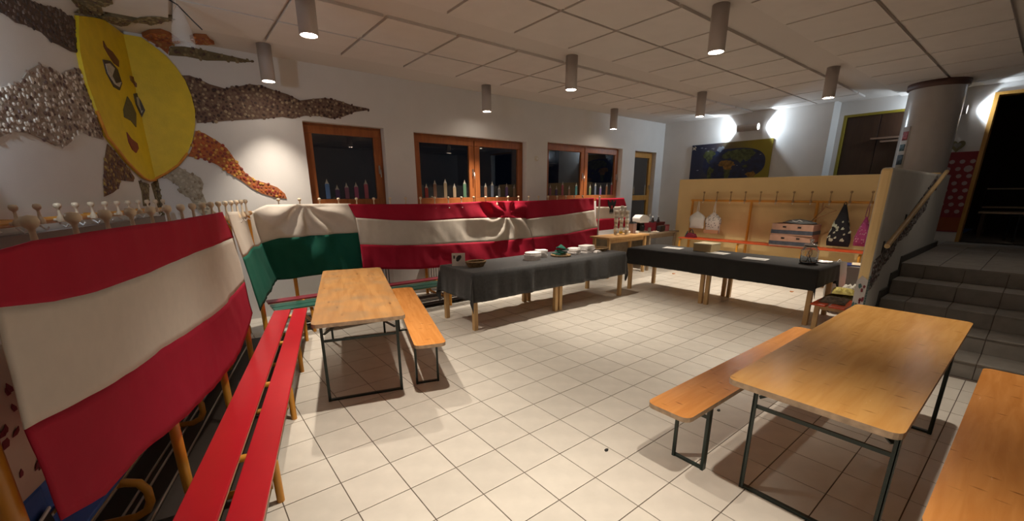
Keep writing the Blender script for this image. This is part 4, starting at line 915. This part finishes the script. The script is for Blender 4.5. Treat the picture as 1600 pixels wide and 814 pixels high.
oc = MB().prism(el, .005, .006, fn=fm).build('ocean', mat('map_ocean', (.010,.019,.062), .5, var=.4, scale=9), mp)
LAND = {'olive':[[(.17,.66),(.19,.78),(.24,.82),(.31,.80),(.33,.70),(.30,.66),(.29,.58),(.26,.52),(.27,.45),(.24,.48),(.21,.56)],[(.25,.38),(.30,.36),(.34,.28),(.31,.18),(.28,.02),(.25,.04),(.25,.22)],[(.47,.28),(.54,.28),(.55,.18),(.52,.04),(.49,.03),(.47,.16)]],
 'green':[[(.41,.60),(.43,.68),(.47,.75),(.55,.76),(.62,.80),(.72,.78),(.80,.74),(.82,.66),(.78,.58),(.76,.50),(.72,.46),(.70,.52),(.66,.42),(.63,.50),(.57,.52),(.54,.58),(.49,.56)],[(.68,.36),(.72,.38),(.75,.33),(.70,.32)]],
 'ochre':[[(.38,.42),(.41,.51),(.48,.53),(.56,.49),(.60,.40),(.56,.36),(.55,.27),(.47,.27),(.45,.36),(.40,.36)],[(.73,.12),(.76,.19),(.80,.18),(.83,.21),(.86,.12),(.82,.05),(.77,.07)]],
 'ice':[[(.34,.80),(.36,.89),(.42,.91),(.43,.84),(.39,.74)],[(.26,.86),(.30,.88),(.31,.84)]]}
def jag(P, amp, n=3):
    out = []
    for i in range(len(P)):
        p, q = P[i], P[(i+1)%len(P)]
        for k in range(n):
            f = k/n; out.append((p[0]+(q[0]-p[0])*f+amp*(hash01(i, k, p[0])-.5), p[1]+(q[1]-p[1])*f+amp*1.6*(hash01(k, i, p[1])-.5)))
    return out
LC = {'olive':(.07,.085,.03),'green':(.065,.08,.028),'ochre':(.22,.11,.02),'ice':(.16,.18,.21)}
for k, L in LAND.items():
    for P in L: MB().prism(jag(P, .022), .0062, .0072, fn=fm).build('continent', mat('map_'+k, LC[k], .6, var=.6, scale=14), oc)
for (a, b, s) in ((.14,.90,.02),(.19,.88,.018),(.11,.28,.02),(.62,.37,.012),(.88,.62,.015),(.70,.24,.01),(.23,.80,.02)):
    MB().prism([(a-s,b),(a,b+s*.8),(a+s,b+s*.2),(a,b-s*.5)], .0064, .0075, fn=fm).build('motif', mat('map_motif', (.26,.28,.33), .6), mp)
MB().prism([(.015+.03,.93),(.03,.99),(.04,.94),(.065,.93),(.045,.90),(.06,.85),(.03,.88),(.005,.86),(.018,.91),(.0,.945)], .0064, .0075, fn=fm).build('star', mat('map_star', (.55,.48,.36), .6), mp)

# ------------------------------------------------------------------ counter tables by the glass door
CW = wood('counter_wood', (.46,.25,.09), (.58,.34,.14), .35, 0, False)
GW = wood('grey_counter_wood', (.25,.19,.13), (.33,.25,.17), .5, 0, False)
def counter(label, x0, x1, y0, y1, z, mt, legm):
    t = thing('counter_table', label, 'table', (x0, y0, 0), group='counter tables by the glass door'); L = x1-x0; W = y1-y0
    MB().box(0,L,0,W,z-.035,z).build('tabletop', mt, t, bevel=.004)
    for x in (.05, L-.1):
        for y in (.03, W-.09): MB().box(x,x+.05,y,y+.05,0,z-.035).build('leg', legm, t)
    MB().box(.11,L-.11,.06,.075,z-.12,z-.035).build('apron', legm, t)
    MB().box(.11,L-.11,W-.03,W-.015,.1,z-.035).build('back_panel', mat('counter_back', (.20,.16,.11), .8, var=.2), t)
    return t
counter('light brown wooden counter table holding stacked paper cups', 6.38, 7.69, 5.08, 5.56, .80, CW, LEGW)
counter('greyish wooden counter table under the glass door', 7.73, 8.86, 5.10, 5.9, .80, GW, GW)
CUPM = mat('paper_cup', (.72,.69,.62), .6, var=.06, scale=12); CUPY = mat('cup_yellow', (.62,.45,.06), .6)
cup_me = MB().lathe([(.030,0),(.042,.088),(.044,.09),(.044,.095),(.040,.095),(.029,.004),(0,.004)], 16, caps=False).mesh('cup_body', [CUPM])
band_me = MB().lathe([(.0335,.018),(.0385,.058)], 16, caps=False).mesh('cup_band', [mat('cup_band', (.50,.47,.40), .6, var=.5, scale=25)])
yband = MB().lathe([(.0335,.018),(.0385,.058)], 16, caps=False).mesh('cup_band', [CUPY])
for sname, (u, v), n in (('the stack nearest the flag', (7.03,5.44), 5), ('the tallest middle stack', (7.15,5.40), 6), ('the stack nearest the glass door', (7.20,5.30), 5)):
    for k in range(n):
        t = thing('paper_cup', f'white paper cup, {("lowest","second","third","fourth","fifth","sixth")[k]} from the table in {sname}', 'cup', (u, v, .80+.0955*k + (.001)), R(40*k), 'stacked paper cups on the counter')
        for me, nm in ((cup_me, 'cup_body'), (yband if (k == 0 and 'tallest' in sname) else band_me, 'cup_band')):
            o = bpy.data.objects.new(nm, me); C.objects.link(o); o.parent = t
            if nm == 'cup_band': o.scale = (1.03,1.03,1)
            if k % 2: o.rotation_euler = (math.pi, 0, 0); o.location = (0, 0, .095)
for (u, v, lab) in ((7.36,5.36,'small white cup standing alone beside the cup stacks'),(7.48,5.24,'small white cup at the front edge beside the cup stacks')):
    t = thing('small_cup', lab, 'cup', (u, v, .80), group='small cups on the counter'); MB().lathe([(.022,0),(.034,.055),(.031,.055),(.02,.004),(0,.004)], 14, caps=False).build('bowl', CUPM, t); MB().tube([(.03,0,.045),(.052,0,.04),(.05,0,.02),(.028,0,.015)], .004, 5).build('handle', CUPM, t)
t = thing('cardboard_box', 'pinkish cardboard box behind the small cups on the counter', 'box', (7.62,5.44,.80) , R(10)); MB().box(-.16,-.01,-.08,.09,0,.20).build('body', mat('pink_card', (.34,.22,.20), .8, var=.12), t, bevel=.003); MB().box(-.163,-.007,-.083,.093,.20,.212).build('lid', mat('dark_lid', (.02,.02,.025), .6), t); MB().box(-.10,-.07,-.03,.04,.213,.235).build('handle', BLACKP, t)
t = thing('coffee_machine', 'white and black coffee machine on the greyish counter', 'coffee machine', (7.93,5.50,.80), R(-15))
MB().box(-.12,.12,-.02,.14,0,.30).build('body', BLACKP, t, bevel=.02); MB().prism([(-.12,.20),(.12,.20),(.13,.30),(.06,.36),(-.06,.36),(-.13,.30)], -.14, .10, fn=lambda a,b,h:(a,h,b)).build('hood', WHITEP, t, bevel=.02)
MB().box(-.10,.10,-.15,-.02,0,.025).build('drip_tray', STEEL, t); MB().lathe([(.05,.03),(.06,.12),(.045,.15),(.04,.15),(.05,.03)], 14, (0,-.08,0)).build('pot', BLACKP, t)
t = thing('drinking_glass', 'clear drinking glass in front of the coffee machine', 'glass', (7.86,5.20,.80)); MB().lathe([(.03,0),(.036,.11),(.033,.11),(.027,.006),(0,.006)], 14, caps=False).build('glass', GLASS, t)
t = thing('cookie_plate', 'small plate with cream biscuits at the counter edge', 'plate', (8.06,5.19,.80)); MB().lathe([(.05,0),(.085,.014),(.08,.016),(.05,.005),(0,.005)], 18, caps=False).build('plate', WHITEP, t)
for k in range(4): MB().lathe([(.026,0),(.028,.006),(.02,.012),(0,.013)], 10, (.03*math.cos(k*1.6),.03*math.sin(k*1.6),.007+.011*(k//2))).build('biscuit', CREAM, t)
DRED = mat('dark_red_plastic', (.16,.012,.02), .45)
t = thing('picnic_crate', 'dark red plastic crate with bottles on the greyish counter', 'crate', (8.42,5.48,.80), R(8))
MB().box(-.22,.22,-.16,-.145,0,.19).box(-.22,.22,.145,.16,0,.19).box(-.22,-.205,-.145,.145,0,.19).box(.205,.22,-.145,.145,0,.19).box(-.2,.2,-.14,.14,0,.012).build('body', DRED, t, bevel=.004)
MB().box(-.225,.225,-.165,-.16,.15,.19).build('rim', DRED, t); MB().box(-.15,-.02,-.163,-.160,.05,.12).build('label_patch', mat('rose_patch', (.34,.12,.12), .6), t)
for i, (dx, dy, c) in enumerate(((-.12,-.05,(.02,.02,.02)),(.0,.03,(.10,.02,.015)),(.11,-.04,(.03,.02,.02)))):
    t = thing('bottle', ('dark bottle in the red crate, nearest the coffee machine','brown-red bottle in the middle of the red crate','dark bottle in the red crate, nearest the half wall')[i], 'bottle', (8.42+dx, 5.48+dy, .813), group='bottles in the red crate')
    MB().lathe([(.036,0),(.038,.17),(.03,.21),(.013,.24),(.013,.29)], 14).build('body', mat(f'bottle_{i}', c, .2), t); MB().lathe([(.015,.28),(.015,.305),(0,.305)], 10).build('cap', WHITEP, t)
t = thing('red_tin', 'rose-red food tin before the dark red crate', 'tin', (8.53,5.22,.80)); MB().lathe([(.06,0),(.06,.12)], 18).build('body', mat('rose_tin', (.35,.10,.11), .4), t); MB().lathe([(.062,.12),(.062,.14),(0,.142)], 18).build('lid', DRED, t)
t = thing('toaster', 'black toaster on the greyish counter before the dark red crate', 'toaster', (8.29,5.20,.80), R(5)); MB().box(-.11,.11,-.05,.05,.01,.13).build('body', BLACKP, t, bevel=.02); MB().box(-.08,.08,-.02,-.008,.128,.134).box(-.08,.08,.008,.02,.128,.134).build('slot', STEEL, t); MB().box(.11,.13,-.012,.012,.07,.09).build('lever', STEEL, t)
t = thing('spray_bottle', 'pale bottle with green label behind the dark red crate', 'bottle', (8.66,5.74,.80)); MB().lathe([(.05,0),(.052,.20),(.02,.26),(.016,.30)], 14).build('body', mat('pale_bottle', (.40,.44,.45), .4), t); MB().lathe([(.0525,.06),(.0535,.17)], 14, caps=False).build('label_band', mat('green_label', (.06,.22,.16), .5), t); MB().box(-.02,.045,-.015,.015,.30,.34).build('trigger_head', WHITEP, t, bevel=.004)
t = thing('saucer', 'white saucer with a spoon at the end of the greyish counter', 'plate', (8.74,5.20,.80)); MB().lathe([(.04,0),(.075,.012),(.07,.014),(.04,.005),(0,.005)], 16, caps=False).build('plate', WHITEP, t); MB().tube([(-.06,0,.02),(.0,0,.015),(.05,.01,.02)], .006, 6).build('spoon', STEEL, t)

# ------------------------------------------------------------------ red bench with papers beside the stair wall
t = thing('low_bench', 'low orange-red slat bench on wooden legs beside the stair wall, covered with papers', 'bench', (5.80,1.215,0))
for y0, y1 in ((.0,.16),(.19,.34)): MB().box(0,1.5,y0,y1,.325,.35).build('seat_slat', REDO, t, bevel=.006)
for x in (.10, 1.36):
    for y in (.02, .27): MB().box(x,x+.05,y,y+.05,0,.325).build('leg', LEGW, t)
    MB().box(x+.005,x+.045,.07,.27,.27,.325).build('cross_rail', LEGW, t)
MB().box(.15,1.36,.14,.18,.1,.13).build('stretcher', SHELF, t)
def crumple(name, label, cat, loc, rz, w, d, h, mt, seed, group=None, n=16):
    t = thing(name, label, cat, loc, rz, group)
    G = []
    for j in range(n+1):
        row = []
        for i in range(n+1):
            a, b = i/n*2-1, j/n*2-1; rim = max(abs(a), abs(b)); e = 1-rim**4
            row.append((a*w/2*(1+.12*(vnoise(b*3, 1, seed)-.5)), b*d/2*(1+.12*(vnoise(a*3, 2, seed)-.5)), .003+h*e*(.3+.9*vnoise(a*4+seed, b*3.5, seed))))
        G.append(row)
    MB().grid(G, smooth=False).build('sheet', mt, t, solid=.004); return t
ZB = .352
crumple('folded_cloth', 'dark brown checked cloth folded flat at the near end of the low red bench', 'cloth', (6.10,1.40,ZB), R(6), .36, .25, .045, mat('brown_cloth', (.085,.055,.032), .9, var=.7, scale=25), 2)
crumple('folded_cloth', 'olive-brown folded cloth under the bright yellow paper on the low red bench', 'cloth', (6.48,1.40,ZB), R(-5), .34, .27, .05, mat('olive_cloth', (.15,.12,.04), .9, var=.6, scale=20), 3)
crumple('crumpled_paper', 'bright yellow paper lying on the olive-brown cloth of the low red bench', 'paper', (6.46,1.41,ZB+.05), R(12), .30, .22, .05, mat('yellow_paper', (.66,.55,.14), .7, var=.15, scale=12), 5)
crumple('crumpled_paper', 'white crumpled paper behind the yellow one on the low red bench', 'paper', (6.80,1.42,ZB), R(0), .24, .22, .10, mat('white_crumple', (.72,.69,.62), .7), 6)
t, G = sack('plastic_sack', 'white crumpled plastic sack standing between the black table end and the stair wall', 'bag', (7.10,1.66,0), R(-60), .22, .16, .70, mat('plastic_white', (.72,.70,.66), .4, bump=.5, bscale=14), WHITEP, neck=.75, cord_h=.03)
t = thing('support_box', 'grey cardboard box added as support under the dark blue folder, before the red seat', 'box', (7.64,1.64,0)); MB().box(-.16,.16,-.18,.18,0,.575).build('body', mat('grey_box', (.22,.2,.19), .7), t, bevel=.006); MB().box(-.165,.165,-.185,.185,.576,.60).build('lid', mat('grey_box_lid', (.28,.26,.25), .6), t, bevel=.006)  # box added as a support to hold up the folder
t = thing('blue_folder', 'dark blue folder with cream pages lying on the grey box beside the white sack', 'folder', (7.62,1.66,.601), R(-78))
MB().box(-.20,.18,-.15,.15,0,.012).build('cover', mat('navy_folder', (.010,.028,.13), .5), t); MB().box(.03,.22,-.14,.13,.0125,.022).build('pages', mat('cream_pages', (.62,.50,.34), .7), t)
t = thing('red_cushion', 'small dark red cushion on the low red bench, close to the stair wall end', 'cushion', (6.80,1.255,ZB), R(4)); MB().prism(rrect(-.08,.08,-.03,.03,.02), 0, .11).build('pad', mat('red_pad', (.20,.02,.015), .8), t, bevel=.02); MB().tube([(a, b, .055) for a, b in rrect(-.081,.081,-.031,.031,.02)+[rrect(-.081,.081,-.031,.031,.02)[0]]], .005, 5).build('piping', REDO, t)

# ------------------------------------------------------------------ stair wall: handrail, mosaic bands
hr = thing('handrail', 'sloping light wooden handrail on black brackets along the grey stair wall', 'handrail', (0,0,0))
MB().tube([(5.5,.93,1.11),(7.95,.93,1.88)], .024, 10).build('rail', wood('rail_wood', (.40,.26,.11), (.50,.34,.16), .4, 0, False), hr)
for u in (5.72, 6.5, 7.45):
    z = 1.11+(u-5.5)*.3143
    MB().tube([(u,.93,z-.02),(u,.93,z-.07),(u,.992,z-.10)], .010, 6).box(u-.02,u+.02,.99,1.0,z-.16,z-.04).build('bracket', BLACKP, hr)
sm = thing('stair_mosaic', 'dark pebble mosaic band climbing the grey stair wall under the handrail', 'mosaic', (0,0,0))
fnS = lambda a, b, h: (a, 1.0-h, b)
SP = [(5.47,0.89),(5.47,0.96),(5.69,1.0),(5.85,1.09),(6.12,1.14),(6.45,1.29),(6.89,1.46),(7.37,1.64),(7.89,1.85),(7.57,1.4),(7.33,1.33),(6.83,1.14),(6.34,1.07),(6.26,0.96),(6.03,0.9),(5.87,0.83),(5.76,0.74),(5.65,0.69),(5.52,0.64)]
bk = MB().prism(SP, 0, .004, fn=fnS).build('band', mat('band_grout', (.15,.13,.12), .9), sm)
pm = MB(); pebbles(pm, SP, fnS, .036, .005, rnd)
o = pm.build('pebbles', [mat(f'band_pebble_{i}', c, .5) for i, c in enumerate([(.20,.17,.16),(.09,.05,.05),(.30,.28,.27),(.05,.045,.045)])], bk); o['kind'] = 'stuff'
em = thing('wall_end_mosaic', 'white mosaic with dark red shards at the foot of the stair wall end', 'mosaic', (0,0,0))
fnE = lambda a, b, h: (5.45-h, a, b)
MB().prism([(1.005,.02),(1.095,.02),(1.095,.74),(1.06,.80),(1.005,.76)], 0, .004, fn=fnE).build('white_ground', mat('mosaic_white', (.48,.44,.42), .7), em)
for k in range(22):
    a, b = 1.015+.07*hash01(k, 3), .08+.62*hash01(k, 9); s = .010+.012*hash01(k, 5)
    P = [(min(1.094, max(1.006, a+s*math.cos(q*1.26+k)*(1 if q % 2 else .6))), b+s*1.6*math.sin(q*1.26+k)) for q in range(5)]
    MB().prism(P, .003, .008, fn=fnE).build('shard', mat('shard_red', (.16,.02,.03), .5) if k % 4 else mat('shard_teal', (.06,.13,.13), .5), em)
m = MB()
for k in range(26): m.prism([(5.455+.0*k,.08+.028*k),(5.48,.08+.028*k),(5.48,.10+.028*k),(5.455,.10+.028*k)], .0, .006, fn=fnS)
m.build('tile_border', mat('teal_border', (.08,.14,.14), .5), em)

# red poster and heart at the upper opening
ps = thing('red_notice_board', 'red board with rows of white round stickers beside the dark upper opening', 'notice board', (10.395, 1.28, .96), MX)
MB().box(0,.40,-.012,.0,0,1.30).build('board', mat('board_red', (.24,.02,.03), .7), ps)
MB().box(.02,.38,-.014,-.012,.02,.24).build('orange_panel', mat('board_orange', (.28,.06,.015), .7), ps)
DOT = mat('sticker_pale', (.46,.34,.34), .7)
for r in range(8):
    for c in range(3):
        x, z = .07+.12*c+(.03 if r % 2 else 0), .34+.115*r; q = .034 if not (r == 6 and c == 2) else .055
        MB().prism([(x+q*math.cos(k*math.pi/4), z+q*math.sin(k*math.pi/4)) for k in range(8)], .0125, .016, fn=lambda a,b,h:(a,-h,b)).build('sticker', DOT, ps)
ht = thing('heart_ornament', 'dull gold heart ornament on the wall above the red board', 'ornament', (10.395, 1.17, 2.36), MX)
hp = [(.085*.9*(math.sin(t*math.pi/12)**3), .075*(.8125*math.cos(t*math.pi/12)-.3125*math.cos(2*t*math.pi/12)-.125*math.cos(3*t*math.pi/12)-.0625*math.cos(4*t*math.pi/12))) for t in range(24)]
MB().prism([(a*1.2, b*1.4) for a, b in hp], 0, .012, fn=lambda a,b,h:(a,-h,b)).build('heart', mat('heart_gold', (.17,.14,.06), .6), ht); MB().prism([(a*.6, b*.7+.005) for a, b in hp], .0125, .016, fn=lambda a,b,h:(a,-h,b)).build('heart_centre', mat('heart_grey', (.22,.21,.19), .6), ht)

# furniture in the dark room
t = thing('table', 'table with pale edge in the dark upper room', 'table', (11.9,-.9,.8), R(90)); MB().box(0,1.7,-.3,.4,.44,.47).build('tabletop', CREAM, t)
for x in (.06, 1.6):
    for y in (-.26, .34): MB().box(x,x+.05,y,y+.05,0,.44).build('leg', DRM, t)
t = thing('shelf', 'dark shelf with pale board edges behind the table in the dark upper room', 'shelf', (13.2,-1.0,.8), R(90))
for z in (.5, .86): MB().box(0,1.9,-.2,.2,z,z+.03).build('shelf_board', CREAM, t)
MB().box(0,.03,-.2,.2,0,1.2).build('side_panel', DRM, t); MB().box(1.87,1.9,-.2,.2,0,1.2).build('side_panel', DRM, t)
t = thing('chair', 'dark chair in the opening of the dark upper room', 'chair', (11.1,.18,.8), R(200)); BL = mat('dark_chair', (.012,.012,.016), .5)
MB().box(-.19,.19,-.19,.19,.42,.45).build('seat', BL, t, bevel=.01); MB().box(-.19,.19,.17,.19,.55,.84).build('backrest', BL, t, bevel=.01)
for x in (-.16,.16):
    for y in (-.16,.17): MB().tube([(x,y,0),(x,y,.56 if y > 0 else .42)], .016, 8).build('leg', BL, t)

# hanging decoration near the mural and little things on the floor
t = thing('hanging_mobile', 'thin black stick with pale tulle hanging from the ceiling by the mural', 'decoration', (.37,5.0,3.14))
MB().tube([(-.12,.02,.10),(-.05,0,.06),(.05,-.0,-.05),(.10,0,-.10)], .006, 6).build('stick', BLACKP, t); MB().tube([(-.06,0,.06),(-.06,0,.11)], .002, 5).build('string', WHITEP, t)
TU = bpy.data.materials.new('tulle'); TU.use_nodes = True; b = TU.node_tree.nodes['Principled BSDF']; b.inputs['Base Color'].default_value = (.75,.72,.70,1); b.inputs['Alpha'].default_value = .28; b.inputs['Roughness'].default_value = .9
MB().lathe([(.01,.05),(.04,0),(.07,-.12),(.085,-.24)], 12, (-.05,0,0), caps=False).build('tulle', TU, t)
for (u, v, lab) in ((7.89,4.57,'tiny orange scrap on the tiles behind the paper end of the table'),(7.96,2.43,'tiny orange scrap on the tiles near the low red bench, behind the table')):
    t = thing('paper_scrap', lab, 'scrap', (u, v, 0)); MB().prism([(-.03,-.02),(.03,-.025),(.02,.025),(-.02,.02)], .0, .012).build('scrap', mat('scrap_orange', (.55,.22,.08), .8), t, bevel=.003)
for (u, v, lab) in ((3.06,1.28,'small grey crumb on the tiles beside the knotty table bench'),(1.97,1.49,'dark speck of dirt on the bright tiles before the bench')):
    t = thing('crumb', lab, 'crumb', (u, v, 0)); MB().prism([(-.018,-.008),(.0,-.012),(.02,.0),(.006,.01),(-.012,.008)], .0, .006).build('crumb', DARK, t)
